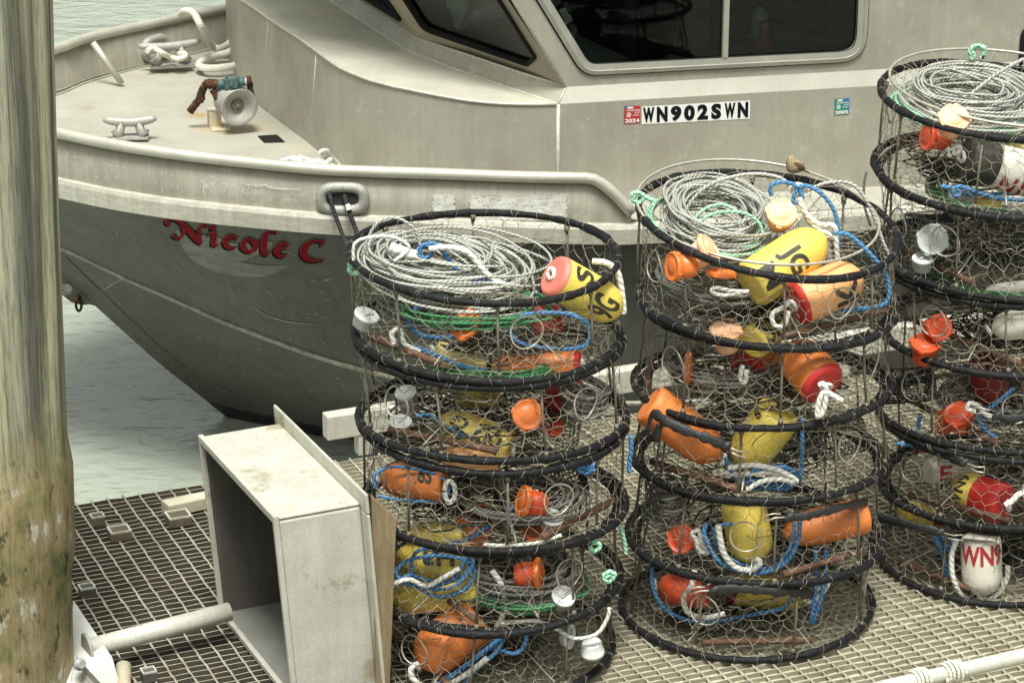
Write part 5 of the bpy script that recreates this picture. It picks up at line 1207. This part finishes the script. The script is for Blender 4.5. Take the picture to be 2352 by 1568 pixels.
def cup(label, c, ax, r=.037, h=.058, m=None, group='white bait cups'):
    c = V(c); ax = V(ax).normalized(); t = thing('bait_cup', label, 'cup', c, group)
    mb = MB(); mb.lathe(c-ax*h/2, ax, [(0, r*.8), (.004, r*.88), (h-.012, r*.97), (h-.011, r*1.05), (h, r*1.05), (h+.0005, r*.95), (h-.004, r*.8)], 22); obj('cup_body', mb, m or M['cupm'], t)
    mb = MB(); e = ax.orthogonal().normalized(); mb.box(c+ax*(h/2+.001)+e*r*.2, e*r*.5, ax.cross(e)*.004, ax*.003); obj('lid_tab', mb, m or M['cupm'], t)
    return t
y = YL
jar('orange jar lid tilted on edge near the first escape ring of the box-side stack', fr(1070, 746, y-.30), (-.55, -.55, .75), M['lid'], .053, False)
jar('round orange jar lid facing out in second box-side pot', fr(1212, 952, y-.34), (.1, -.9, .42), M['lid'], .051)
jar('dull orange jar lid lying behind the round one in second box-side pot', fr(1262, 975, y-.1), (.2, -.5, .85), M['lidr'], .048, False)
jar('orange jar seen edge on in third box-side pot', fr(1203, 1150, y-.32), (-.85, -.25, .3), M['lid'], .052, True, M['lidr'])
jar('orange jar lid lying flat low in third box-side pot', fr(1232, 1224, y-.25), (.1, -.2, 1), M['lid'], .047, False)
jar('orange jar lid standing edge on in fourth box-side pot', fr(1237, 1318, y-.3), (.97, -.2, .12), M['lid'], .052, True, M['lidr'])
cup('white cup at left of topmost box-side pot', fr(838, 735, y-.15), (.35, -.2, .9), .042, .05)
cup('white cup at left of second box-side pot', fr(920, 978, y-.22), (.05, -.25, 1), .037, .045)
cup('white cup right of the orange jar in third box-side pot', fr(1265, 1197, y-.3), (.2, -.35, .9), .038, .05)
cup('white cup lying with its round foot toward the viewer in fourth box-side pot', fr(1290, 1376, y-.33), (.25, -.55, .8), .040, .055)
cup('white flat cup behind its neighbour in fourth box-side pot', fr(1244, 1376, y-.25), (-.3, -.5, .8), .036, .05)
cup('long white cup hanging in lowest box-side pot', fr(1302, 1460, y-.3), (.9, -.4, .1), .042, .03)
cup('white cup hanging by white rope in lowest box-side pot', fr(1360, 1487, y-.3), (.1, .2, -1), .040, .05)
cup('pale bag-like cup at upper left of second box-side pot', fr(938, 925, y-.12), (-.2, -.3, 1), .036, .10)
y = YM
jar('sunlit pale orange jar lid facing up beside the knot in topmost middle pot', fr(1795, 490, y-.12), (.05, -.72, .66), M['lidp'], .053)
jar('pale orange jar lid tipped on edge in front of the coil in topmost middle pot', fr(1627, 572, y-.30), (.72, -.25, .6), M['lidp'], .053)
jar('orange jar standing on edge outside the coil, upper left of middle stack', fr(1548, 612, y-.34), (-.9, -.4, .1), M['lid'], .05)
jar('orange jar lid seen edge on below the topmost middle rim', fr(1655, 628, y-.30), (.1, .15, 1), M['lid'], .05, False)
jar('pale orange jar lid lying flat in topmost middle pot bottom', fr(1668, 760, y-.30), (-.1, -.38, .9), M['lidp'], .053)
jar('narrow orange jar lid seen edge on in second middle pot', fr(1580, 845, y-.25), (.97, -.2, 0), M['lid'], .052, False)
jar('red orange jar lid upright in fourth middle pot', fr(1565, 1238, y-.25), (-.25, -.85, .4), M['lidr'], .05)
jar('orange jar lid behind the red ended buoy in second middle pot', fr(1690, 880, y-.1), (.1, -.8, .3), M['lidr'], .05, False)
y = YR
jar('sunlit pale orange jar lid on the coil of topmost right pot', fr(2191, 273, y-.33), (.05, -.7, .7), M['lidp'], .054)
jar('orange jar edge on below the topmost right rim', fr(2132, 315, y-.2), (-.9, -.3, .2), M['lidr'], .048)
jar('white jar lid facing out in third right pot', fr(2142, 550, y-.28), (-.05, -.93, .3), M['cupm'], .055, True, M['cupm'])
cup('white cup below the white jar lid in third right pot', fr(2118, 606, y-.28), (0, -.2, 1), .037, .05)
jar('red orange jar lid upright in fourth right pot', fr(2157, 752, y-.3), (.25, -.85, .35), M['lidr'], .048)
jar('orange jar lid lying flat under the upright one in fourth right pot', fr(2125, 790, y-.3), (0, -.35, .9), M['lidr'], .052)
jar('orange jar leaning behind hook and white rope in fifth right pot', fr(2200, 952, y-.28), (-.3, -.5, .8), M['lidr'], .052)
jar('orange jar lid hanging on edge beside black strap in fifth right pot', fr(2170, 968, y-.2), (-.8, -.5, .2), M['lid'], .045, False)

# ------------------------------------------------------------------ bait cages of black mesh
def cage(label, c, ax, r, h, m, nu=26, nv=12):
    c = V(c); ax = V(ax).normalized(); e = ax.orthogonal().normalized(); f = ax.cross(e); mb = MB()
    for i in range(nv+1): mb.tube([c+ax*h*(i/nv-.5)+(e*math.cos(q)+f*math.sin(q))*r for q in [2*math.pi*k/nu for k in range(nu)]], .0019, 3, True)
    for k in range(nu):
        q = 2*math.pi*k/nu; d = (e*math.cos(q)+f*math.sin(q))*r; mb.tube([c+ax*h*-.5+d, c+ax*h*.5+d], .0019, 3)
    for sgn in (-.5, .5):
        for k in range(-5, 6):
            x = r*k/6; hh = math.sqrt(r*r-x*x); o_ = c+ax*h*sgn; mb.tube([o_+e*x-f*hh, o_+e*x+f*hh], .0019, 3); mb.tube([o_+f*x-e*hh, o_+f*x+e*hh], .0019, 3)
    tag(obj('bait_cage', mb, m, loc=c), label, 'bait cage', 'mesh bait cages inside the pots')
cage('black mesh bait cage standing in topmost box-side pot', fr(1172, 790, YL-.05), (0, .1, 1), .095, .21, M['cage'])
cage('green mesh bait cage in second box-side pot', fr(1265, 990, YL+.0), (.1, .1, 1), .10, .18, M['gcage'])
cage('black mesh bait cage at right of third box-side pot', fr(1290, 1105, YL+.12), (.9, .3, .3), .07, .15, M['cage'])
cage('black mesh bait cage behind the edge on lid in fourth box-side pot', fr(1215, 1290, YL+.05), (.9, .1, .1), .07, .16, M['cage'])
cage('black mesh bait cage at right of third middle pot', fr(1920, 1000, YM+.1), (.9, .3, .1), .08, .18, M['cage'])
cage('large black mesh bait cage around the white lid in third right pot', fr(2145, 570, YR-.1), (.1, .2, 1), .12, .22, M['cage'])
cage('black mesh bait cage at left of fifth right pot', fr(2085, 885, YR-.05), (1, .2, 0), .065, .18, M['cage'])

# ------------------------------------------------------------------ rope coils and loose lines
def coil(label, ring, cx, cy, rx, ry, n, m, r, seed, h=.03, name='rope_coil', ph=0, tilt=0, inner=.62, mess=1):
    """cx, cy in units of the pot radius from ring centre; ring gives the plane"""
    rg = random.Random(seed); P = []; lay_ = []
    for k in range(n+1): lay_.append((rg.uniform(inner, 1), rg.uniform(-.07, .07)*mess, rg.uniform(-.07, .07)*mess, rg.uniform(-.10, .10)*mess, rg.uniform(0, 6.28), rg.uniform(-.018, .018)*mess))
    for k in range(n*12):
        q = 2*math.pi*k/12; i_ = k//12; f_ = (k % 12)/12; f_ = f_*f_*(3-2*f_); lay = k/(n*12)
        kk, dx, dy, ec, pe, tz = (lerp(a_, b_, f_) for a_, b_ in zip(lay_[i_], lay_[i_+1]))
        kk *= 1+ec*math.cos(2*q+pe)
        x, y_ = cx+dx*.6+rx*kk*math.cos(q+ph), cy+dy*.6+ry*kk*math.sin(q+ph)
        d_ = math.hypot(x, y_)
        if d_ > .93: x, y_ = x*.93/d_, y_*.93/d_
        P.append(ring.c+(ring.e1*x+ring.e2*y_)*ring.r+ring.n*(h*lay+tilt*x*ring.r+tz*math.cos(q+pe)+rg.uniform(-.004, .004)))
    mb = MB(); mb.tube(cr([tuple(p) for p in P], 4), r, 6, uv=True)
    return tag(obj(name, mb, m, loc=ring.c), label, 'rope coil', 'coiled pot lines')
def at_ring(ring, dz):
    q = Ring(0, 0, 1); q.c = ring.c+ring.n*dz; q.e1, q.e2, q.n, q.r = ring.e1, ring.e2, ring.n, ring.r; return q
coil('big sunlit grey line coil slumped in topmost box-side pot', at_ring(L_[0], -.115), -.30, .10, .70, .72, 36, M['r_grey'], .0047, 3, .085, tilt=-.10, inner=.38, mess=2.4)
coil('dark green line under the grey coil of topmost box-side pot', at_ring(L_[0], -.135), -.05, -.40, .60, .38, 7, M['r_green'], .0055, 4, .02)
coil('round sunlit grey line coil in topmost middle pot', at_ring(M_[0], -.085), -.38, .22, .47, .70, 40, M['r_grey'], .0046, 5, .10, inner=.50, mess=1.5)
coil('mint green loops round the grey coil in topmost middle pot', at_ring(M_[0], -.06), -.44, .15, .50, .70, 4, M['r_mint'], .0055, 6, .02, inner=.8)
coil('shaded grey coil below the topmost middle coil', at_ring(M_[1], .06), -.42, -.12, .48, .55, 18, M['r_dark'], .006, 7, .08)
coil('round sunlit grey line coil in topmost right pot', at_ring(R_[0], -.085), -.26, .24, .58, .74, 42, M['r_grey'], .0047, 8, .10, inner=.42, mess=1.6)
coil('mint green loops under the grey coil of topmost right pot', at_ring(R_[0], -.07), -.30, .2, .60, .70, 5, M['r_mint'], .0056, 9, .01, inner=.8)
coil('dark green line coil at the bottom of second right pot', at_ring(R_[2], -.04), .1, -.2, .75, .65, 10, M['r_green'], .0056, 10, .03)
coil('dark green line coil below the third right rim', at_ring(R_[4], -.04), .1, -.2, .75, .65, 9, M['r_green'], .0056, 11, .03)
coil('green line under the second double rim of box-side stack', at_ring(L_[2], -.035), .05, -.35, .62, .45, 6, M['r_green'], .0055, 12, .02)
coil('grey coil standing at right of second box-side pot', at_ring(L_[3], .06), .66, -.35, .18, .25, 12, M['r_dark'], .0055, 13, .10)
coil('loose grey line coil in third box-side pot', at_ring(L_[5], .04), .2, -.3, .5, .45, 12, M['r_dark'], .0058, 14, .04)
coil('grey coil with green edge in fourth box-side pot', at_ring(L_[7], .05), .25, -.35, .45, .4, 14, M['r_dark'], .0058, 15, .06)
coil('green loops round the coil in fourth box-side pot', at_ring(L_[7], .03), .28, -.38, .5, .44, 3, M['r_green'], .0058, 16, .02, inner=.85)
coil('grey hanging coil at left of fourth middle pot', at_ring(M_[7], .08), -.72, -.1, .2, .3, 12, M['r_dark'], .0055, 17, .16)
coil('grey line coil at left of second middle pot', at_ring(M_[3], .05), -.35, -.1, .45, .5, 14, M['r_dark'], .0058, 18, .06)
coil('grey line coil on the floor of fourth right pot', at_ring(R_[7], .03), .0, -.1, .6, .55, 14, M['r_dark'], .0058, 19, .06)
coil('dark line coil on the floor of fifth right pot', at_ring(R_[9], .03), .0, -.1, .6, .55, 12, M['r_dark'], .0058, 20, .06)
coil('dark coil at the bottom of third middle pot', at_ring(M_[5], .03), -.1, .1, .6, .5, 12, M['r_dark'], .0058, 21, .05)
coil('dark grey coil low in topmost box-side pot', at_ring(L_[1], .04), -.45, .1, .4, .45, 12, M['r_dark'], .0058, 22, .07)
def ln_(label, pts, r, m, y0, g=None, name='pot_line'):
    return rope(name, label, [fr(p[0], p[1], y0+(p[2] if len(p) > 2 else 0)) for p in pts], r, M[m], 'rope', g or 'loose lines in the pots', n=6, seg=8)
y = YL
ln_('blue line knotted through white eye at left of topmost box-side pot', [(958, 575), (975, 562), (992, 572), (985, 590), (966, 588), (970, 565), (1000, 560), (1022, 585), (1050, 620), (1085, 640), (1130, 648)], .0072, 'r_blue', y-.1)
ln_('thick white rope crossing the coil of topmost box-side pot', [(985, 572), (1030, 568), (1075, 580), (1105, 615), (1130, 640), (1160, 655), (1200, 662)], .0105, 'r_white', y-.12)
ln_('white foam stick and rope at back left of topmost box-side pot', [(895, 568), (930, 580), (968, 592)], .020, 'r_white', y-.08)
ln_('white line arching over the left rim of topmost box-side pot', [(812, 600), (815, 560), (850, 545), (905, 545), (940, 570), (905, 600)], .006, 'r_white', y-.15)
ln_('white line arc at back left of topmost box-side pot', [(830, 590), (860, 520), (905, 500), (950, 525), (968, 575)], .0055, 'r_grey', y-.02)
ln_('blue line sagging under the first coil in topmost box-side pot', [(962, 700), (940, 735), (958, 765), (1000, 775), (1050, 770), (1090, 745)], .008, 'r_blue', y-.2)
ln_('blue loop round the red cone in topmost box-side pot', [(1170, 760), (1185, 730), (1240, 718), (1310, 722), (1350, 745), (1352, 785), (1320, 800), (1260, 800), (1190, 785), (1170, 760)], .0072, 'r_blue', y-.26)
ln_('blue and white line over the pale yellow buoy in topmost box-side pot', [(900, 765), (915, 760), (922, 790), (960, 800), (1000, 815), (1060, 840), (1120, 850)], .008, 'r_blue', y-.28)
ln_('white eye on blue line above the rusty bar of topmost box-side pot', [(905, 790), (900, 765), (918, 758), (930, 790), (965, 808)], .009, 'r_white', y-.29)
ln_('white rope behind the yellow buoy at right of topmost box-side pot', [(1360, 600), (1395, 605), (1420, 630), (1430, 690), (1432, 720)], .011, 'r_white', y-.1)
ln_('mint green lashing on the left rim of the box-side stack', [(800, 610), (815, 600), (830, 612), (820, 628), (803, 622), (812, 604), (838, 618), (845, 630)], .009, 'r_mint', y-.05, 'mint green rim lashings')
ln_('blue line over the yellow buoy in second box-side pot', [(955, 955), (985, 952), (1010, 970), (1045, 990), (1070, 1005)], .006, 'r_blue', y-.25)
ln_('blue loop around the orange buoy in third box-side pot', [(860, 1120), (862, 1090), (900, 1072), (970, 1080), (1020, 1100), (1030, 1130), (990, 1150), (920, 1148), (870, 1138)], .0058, 'r_blue', y-.26)
ln_('blue line slanting across third box-side pot', [(980, 1290), (1020, 1255), (1080, 1235), (1120, 1210), (1160, 1185), (1180, 1160)], .0072, 'r_blue', y-.28)
ln_('white rope eye above the hanging orange buoy', [(1020, 1130), (1030, 1155), (1045, 1140), (1042, 1112), (1028, 1105), (1020, 1125)], .009, 'r_white', y-.27)
ln_('tangled blue coils over the yellow buoys of fourth box-side pot', [(905, 1325), (930, 1290), (1000, 1275), (1065, 1285), (1090, 1310), (1070, 1350), (1010, 1370), (960, 1345), (945, 1300), (960, 1265), (1020, 1255), (1080, 1275), (1060, 1325), (1000, 1335), (940, 1320), (910, 1340)], .007, 'r_blue', y-.30)
ln_('second blue tangle at left of fourth box-side pot', [(900, 1300), (925, 1335), (985, 1352), (1045, 1345), (1085, 1300), (1078, 1270), (1040, 1330), (985, 1345), (930, 1325)], .0068, 'r_blue', y-.31)
ln_('white rope twisted in the blue tangle of fourth box-side pot', [(905, 1340), (940, 1330), (980, 1345), (1020, 1325), (1055, 1305)], .009, 'r_white', y-.32)
ln_('white rope hanging down the post of fourth box-side pot', [(1130, 1310), (1150, 1340), (1160, 1380), (1152, 1420), (1140, 1440)], .011, 'r_white', y-.31)
ln_('blue rope bundle in lowest box-side pot, upper strand', [(1180, 1440), (1130, 1480), (1080, 1520), (1010, 1568), (960, 1590)], .009, 'r_blue', y-.34)
ln_('blue rope bundle in lowest box-side pot, lower strand', [(1160, 1450), (1140, 1495), (1090, 1540), (1050, 1590)], .009, 'r_blue', y-.33)
ln_('blue rope loop under the rim of lowest box-side pot', [(1210, 1440), (1205, 1480), (1180, 1500), (1120, 1490), (1060, 1540), (1000, 1580)], .008, 'r_blue', y-.32)
ln_('white rope from the big orange buoy nose', [(962, 1522), (945, 1535), (950, 1560), (985, 1578), (1050, 1560), (1120, 1510)], .011, 'r_white', y-.34)
ln_('white rope holding the hanging white cups', [(1150, 1432), (1230, 1425), (1280, 1445), (1320, 1465), (1370, 1455), (1395, 1420), (1400, 1395)], .007, 'r_white', y-.34)
ln_('pale rope along the third rim of the box-side stack', [(1110, 1250), (1170, 1252), (1240, 1245), (1290, 1228)], .007, 'r_white', y-.36)
ln_('bright blue lashing between third and fourth rims at right', [(1330, 1060), (1345, 1075), (1362, 1065), (1350, 1085), (1330, 1078), (1345, 1062), (1365, 1080)], .008, 'r_blue', y-.33)
ln_('blue strand hanging between box-side and middle stacks', [(1448, 1000), (1450, 1030), (1446, 1060), (1445, 1085)], .008, 'r_blue', y-.1)
ln_('mint green strand hanging right of the box-side stack', [(1420, 1200), (1432, 1235), (1436, 1260), (1437, 1270)], .008, 'r_mint', y-.1, 'mint green rim lashings')
ln_('mint green knot on upper right rim of fourth box-side pot', [(1352, 1250), (1365, 1240), (1378, 1255), (1362, 1265), (1355, 1248), (1372, 1246)], .0085, 'r_mint', y-.3, 'mint green rim lashings')
ln_('mint green knot right of fourth box-side pot', [(1385, 1322), (1400, 1312), (1412, 1320), (1398, 1335), (1388, 1326), (1405, 1320)], .0085, 'r_mint', y-.28, 'mint green rim lashings')
y = YM
ln_('mint green lashing on the left rim of topmost middle pot', [(1450, 448), (1462, 442), (1478, 450), (1470, 465), (1455, 460), (1462, 446), (1490, 456), (1500, 462)], .009, 'r_mint', y, 'mint green rim lashings')
ln_('blue line looping from the white knot in topmost middle pot', [(1772, 450), (1770, 428), (1795, 418), (1825, 425), (1842, 448), (1838, 462), (1822, 466), (1828, 440), (1850, 426), (1890, 448), (1918, 490), (1926, 545), (1922, 600), (1910, 640)], .0072, 'r_blue', y-.1)
ln_('blue line arching over the right rim of topmost middle pot', [(1915, 535), (1950, 540), (1990, 575), (2025, 615), (2040, 650), (2038, 690), (2010, 705), (1950, 712), (1910, 712)], .008, 'r_blue', y-.22)
ln_('white knotted rope falling behind the JG buoy', [(1812, 440), (1830, 425), (1848, 432), (1838, 450), (1845, 480), (1860, 510), (1890, 540), (1905, 590), (1895, 650)], .010, 'r_white', y-.08)
ln_('white rope pair right of the JG buoy', [(1836, 455), (1850, 490), (1880, 515), (1915, 520), (1920, 560), (1925, 600), (1950, 640), (1960, 670)], .010, 'r_white', y-.12)
ln_('grey line rising over the lid hoop to the right', [(1560, 520), (1590, 460), (1640, 420), (1720, 400), (1790, 408), (1836, 440), (1900, 420), (1960, 425), (2000, 480), (2030, 560), (2045, 590)], .0065, 'r_grey', y+.02)
ln_('mint green arc over the grey coil of topmost middle pot', [(1600, 560), (1610, 510), (1650, 488), (1710, 490), (1745, 515), (1752, 545)], .0062, 'r_mint', y-.12)
ln_('green line curving inside the grey coil of topmost middle pot', [(1590, 510), (1620, 480), (1660, 470), (1700, 490)], .006, 'r_mint', y+.0)
ln_('white eye of rope below the first middle rim', [(1700, 672), (1660, 678), (1635, 670), (1645, 660), (1680, 668), (1720, 670)], .008, 'r_white', y-.33)
ln_('white rope tail hanging from the red buoy face', [(1815, 690), (1800, 705), (1775, 720), (1778, 745), (1800, 748), (1812, 715)], .0085, 'r_white', y-.42)
ln_('blue line across the floor of topmost middle pot', [(1640, 690), (1700, 700), (1750, 695), (1720, 720), (1680, 740), (1740, 712)], .0072, 'r_blue', y-.1)
ln_('white rope loop hanging from the big red face', [(1880, 885), (1892, 882), (1898, 905), (1890, 945), (1878, 955), (1882, 920), (1895, 900), (1925, 915), (1935, 920)], .0095, 'r_white', y-.47)
ln_('white rope eye on red buoy at back of second middle pot', [(1705, 840), (1700, 870), (1712, 878), (1715, 850)], .009, 'r_white', y-.25)
ln_('green rope hanging at left of second middle pot', [(1600, 830), (1605, 870), (1630, 905), (1670, 940)], .010, 'r_green', y-.05)
for k in range(3):
    rr_ = random.Random(60+k)
    ln_(('blue line heaped below the big yellow buoy, ' + ('front loop', 'middle loop', 'rear loop')[k]), [(1668+rr_.uniform(-6, 6), 1052+k*6), (1690, 1095+rr_.uniform(-8, 8)), (1740, 1115+rr_.uniform(-8, 8)), (1800, 1118+rr_.uniform(-8, 8)), (1838, 1098), (1800, 1075+rr_.uniform(-10, 10)), (1740, 1080+rr_.uniform(-8, 8)), (1720, 1100), (1780, 1108+rr_.uniform(-6, 6)), (1830, 1110)], .0078, 'r_blue', y-.34+k*.03)
ln_('blue strand dropping right of the big yellow buoy', [(1842, 960), (1843, 1010), (1842, 1060), (1838, 1095)], .0075, 'r_blue', y-.36)
ln_('white rope heap below the big yellow buoy', [(1672, 1075), (1720, 1068), (1760, 1072), (1800, 1085), (1830, 1105), (1790, 1100), (1750, 1105), (1715, 1125)], .0100, 'r_white', y-.37)
ln_('white rope strand lying under the blue heap of third middle pot', [(1665, 1085), (1700, 1090), (1755, 1085), (1790, 1095), (1820, 1112)], .0095, 'r_white', y-.34)
ln_('blue rope curving round the hanging yellow buoy', [(1838, 1195), (1830, 1250), (1800, 1295), (1745, 1315), (1680, 1305), (1640, 1275), (1618, 1225), (1625, 1200)], .0085, 'r_blue', y-.36)
ln_('second blue rope round the hanging yellow buoy', [(1825, 1200), (1815, 1255), (1780, 1300), (1720, 1300), (1655, 1265), (1640, 1215), (1690, 1200)], .0075, 'r_blue', y-.33)
ln_('white rope cradling the hanging yellow buoy nose', [(1735, 1282), (1745, 1292), (1725, 1308), (1690, 1302), (1665, 1275), (1655, 1240), (1650, 1205)], .0115, 'r_white', y-.38)
ln_('white knot left of the hanging yellow buoy', [(1600, 1240), (1590, 1225), (1605, 1218), (1612, 1245), (1625, 1270), (1605, 1262), (1600, 1240)], .009, 'r_white', y-.32)
ln_('blue line circling the floor of lowest middle pot', [(1498, 1300), (1500, 1350), (1530, 1400), (1600, 1428), (1680, 1420), (1760, 1405), (1800, 1395), (1820, 1370)], .0078, 'r_blue', y-.24)
ln_('blue pair hanging at right of lowest middle pot', [(1872, 1262), (1874, 1320), (1870, 1380), (1862, 1430)], .008, 'r_blue', y-.3)
ln_('second blue strand at right of lowest middle pot', [(1896, 1262), (1896, 1320), (1884, 1380), (1866, 1432)], .008, 'r_blue', y-.29)
ln_('white rope round the orange red buoy in lowest middle pot', [(1595, 1310), (1588, 1345), (1570, 1370), (1580, 1405), (1620, 1418), (1665, 1408)], .0105, 'r_white', y-.30)
ln_('white rope at right end of yellow buoy in lowest middle pot', [(1840, 1370), (1868, 1360), (1895, 1335), (1900, 1345), (1870, 1380), (1845, 1378)], .009, 'r_white', y-.26)
y = YR
ln_('mint green knot on the far rim of topmost right pot', [(2238, 130), (2232, 112), (2250, 108), (2262, 115), (2255, 135), (2262, 112), (2240, 106), (2228, 118), (2232, 138)], .009, 'r_mint', y+.40, 'mint green rim lashings')
ln_('grey line crossing over the coil of topmost right pot', [(2352, 135), (2290, 170), (2230, 215), (2180, 240), (2140, 258)], .0065, 'r_grey', y-.05)
ln_('white knot beside the white and black buoy', [(2175, 340), (2190, 352), (2205, 345), (2200, 335), (2186, 345), (2180, 360)], .009, 'r_white', y-.3)
ln_('blue knotted line on the floor of topmost right pot', [(2162, 428), (2190, 432), (2205, 440), (2198, 452), (2188, 440), (2205, 428), (2240, 440), (2290, 455), (2352, 460)], .0078, 'r_blue', y-.36)
ln_('second blue line on the floor of topmost right pot', [(2200, 445), (2250, 448), (2300, 446), (2360, 444)], .007, 'r_blue', y-.25)
ln_('blue line slanting through fifth right pot', [(2330, 890), (2290, 925), (2252, 955), (2262, 985), (2290, 1005)], .0078, 'r_blue', y-.36)
ln_('white loop and rope in fifth right pot', [(2240, 945), (2222, 938), (2228, 925), (2248, 932), (2262, 950), (2285, 960)], .009, 'r_white', y-.38)
ln_('dark blue line down the left of fifth right pot', [(2115, 950), (2108, 985), (2115, 1020)], .008, 'r_blue', y-.2)
ln_('blue line along the strap of the fifth right pot', [(2060, 1018), (2100, 1024), (2150, 1040), (2200, 1050)], .007, 'r_blue', y-.25)
ln_('blue rope bundle dropping at left of the white WN9 buoy', [(2130, 1215), (2150, 1235), (2165, 1270), (2175, 1310), (2180, 1335)], .010, 'r_blue', y-.30)
ln_('second blue strand at left of the white WN9 buoy', [(2145, 1212), (2168, 1240), (2178, 1270), (2190, 1245), (2196, 1235)], .009, 'r_blue', y-.28)
ln_('white rope curving under the WN9 buoy', [(2198, 1240), (2186, 1275), (2190, 1330), (2215, 1370), (2250, 1382), (2290, 1365), (2312, 1330), (2315, 1300)], .0105, 'r_white', y-.36)
ln_('white rope from the red face of the yellow and red buoy', [(2308, 1160), (2325, 1150), (2340, 1135), (2360, 1128)], .012, 'r_white', y-.44)
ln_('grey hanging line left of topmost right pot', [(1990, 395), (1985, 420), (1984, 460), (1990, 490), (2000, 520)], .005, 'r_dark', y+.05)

# ------------------------------------------------------------------ sparrow on the middle stack
bd_p = ay(1824, 396, YM+.36)
sp = thing('sparrow', 'small buff brown sparrow perched on the lid hoop of the middle stack', 'bird', bd_p)
def body_loft(mb, secs, n=14):
    rows = []
    for c, rx_, rz_, up_ in secs:
        side = V((0, 1, 0)) if True else None
        rows.append([c+V((math.cos(q)*rx_*up_[0], math.sin(q)*rx_, 0))+V((math.cos(q)*rz_*up_[1]*0, 0, math.cos(q)*rz_)) for q in [2*math.pi*k/n for k in range(n)]])
    mb.grid(rows, True, True); mb.poly(list(reversed(rows[0]))); mb.poly(rows[-1])
b0 = bd_p
mb = MB(); secs = []
# spine from tail root (right) over the plump body to the crown of the head (left, up)
for t_, x, z, r1, r2 in ((0, .034, .012, .004, .004), (1, .028, .014, .013, .012), (2, .018, .018, .022, .020), (3, .006, .021, .0265, .024), (4, -.006, .026, .026, .025), (5, -.014, .036, .0215, .019), (6, -.0165, .046, .0180, .014), (7, -.0175, .054, .0150, .009), (8, -.018, .0605, .0085, .003)):
    secs.append((b0+V((x, 0, z)), r1, r2, (.35+.08*t_, 1)))
body_loft(mb, secs)
obj('body', mb, M['bird_b'], sp)
for sgn in (-1, 1):
    mb = MB(); mb.ell(b0+V((.016, sgn*.022, .029)), V((.021, sgn*.001, -.012)), V((0, .005, 0)), V((.006, 0, .010)), 10, 7); obj('wing', mb, M['bird_w'], sp)
    mb = MB(); mb.ell(b0+V((-.0265, sgn*.0095, .052)), V((.0018, 0, 0)), V((0, .002, 0)), V((0, 0, .0022)), 6, 5); obj('eye', mb, M['gasket'], sp)
    mb = MB(); mb.tube([b0+V((.0, sgn*.010, .008)), b0+V((-.002, sgn*.011, -.006)), b0+V((-.008, sgn*.011, -.008))], .0014, 5); obj('foot', mb, M['beak'], sp)
mb = MB(); mb.hexa([b0+V((.026, -.007, .012)), b0+V((.055, -.006, -.001)), b0+V((.055, .006, -.001)), b0+V((.026, .007, .012)), b0+V((.026, -.007, .016)), b0+V((.055, -.006, .001)), b0+V((.055, .006, .001)), b0+V((.026, .007, .016))]); obj('tail', mb, M['bird_w'], sp)
mb = MB(); mb.lathe(b0+V((-.027, -.003, .049)), (-1, -.35, -.35), [(0, .0038), (.005, .0026), (.0095, .0004)], 8); obj('beak', mb, M['beak'], sp)
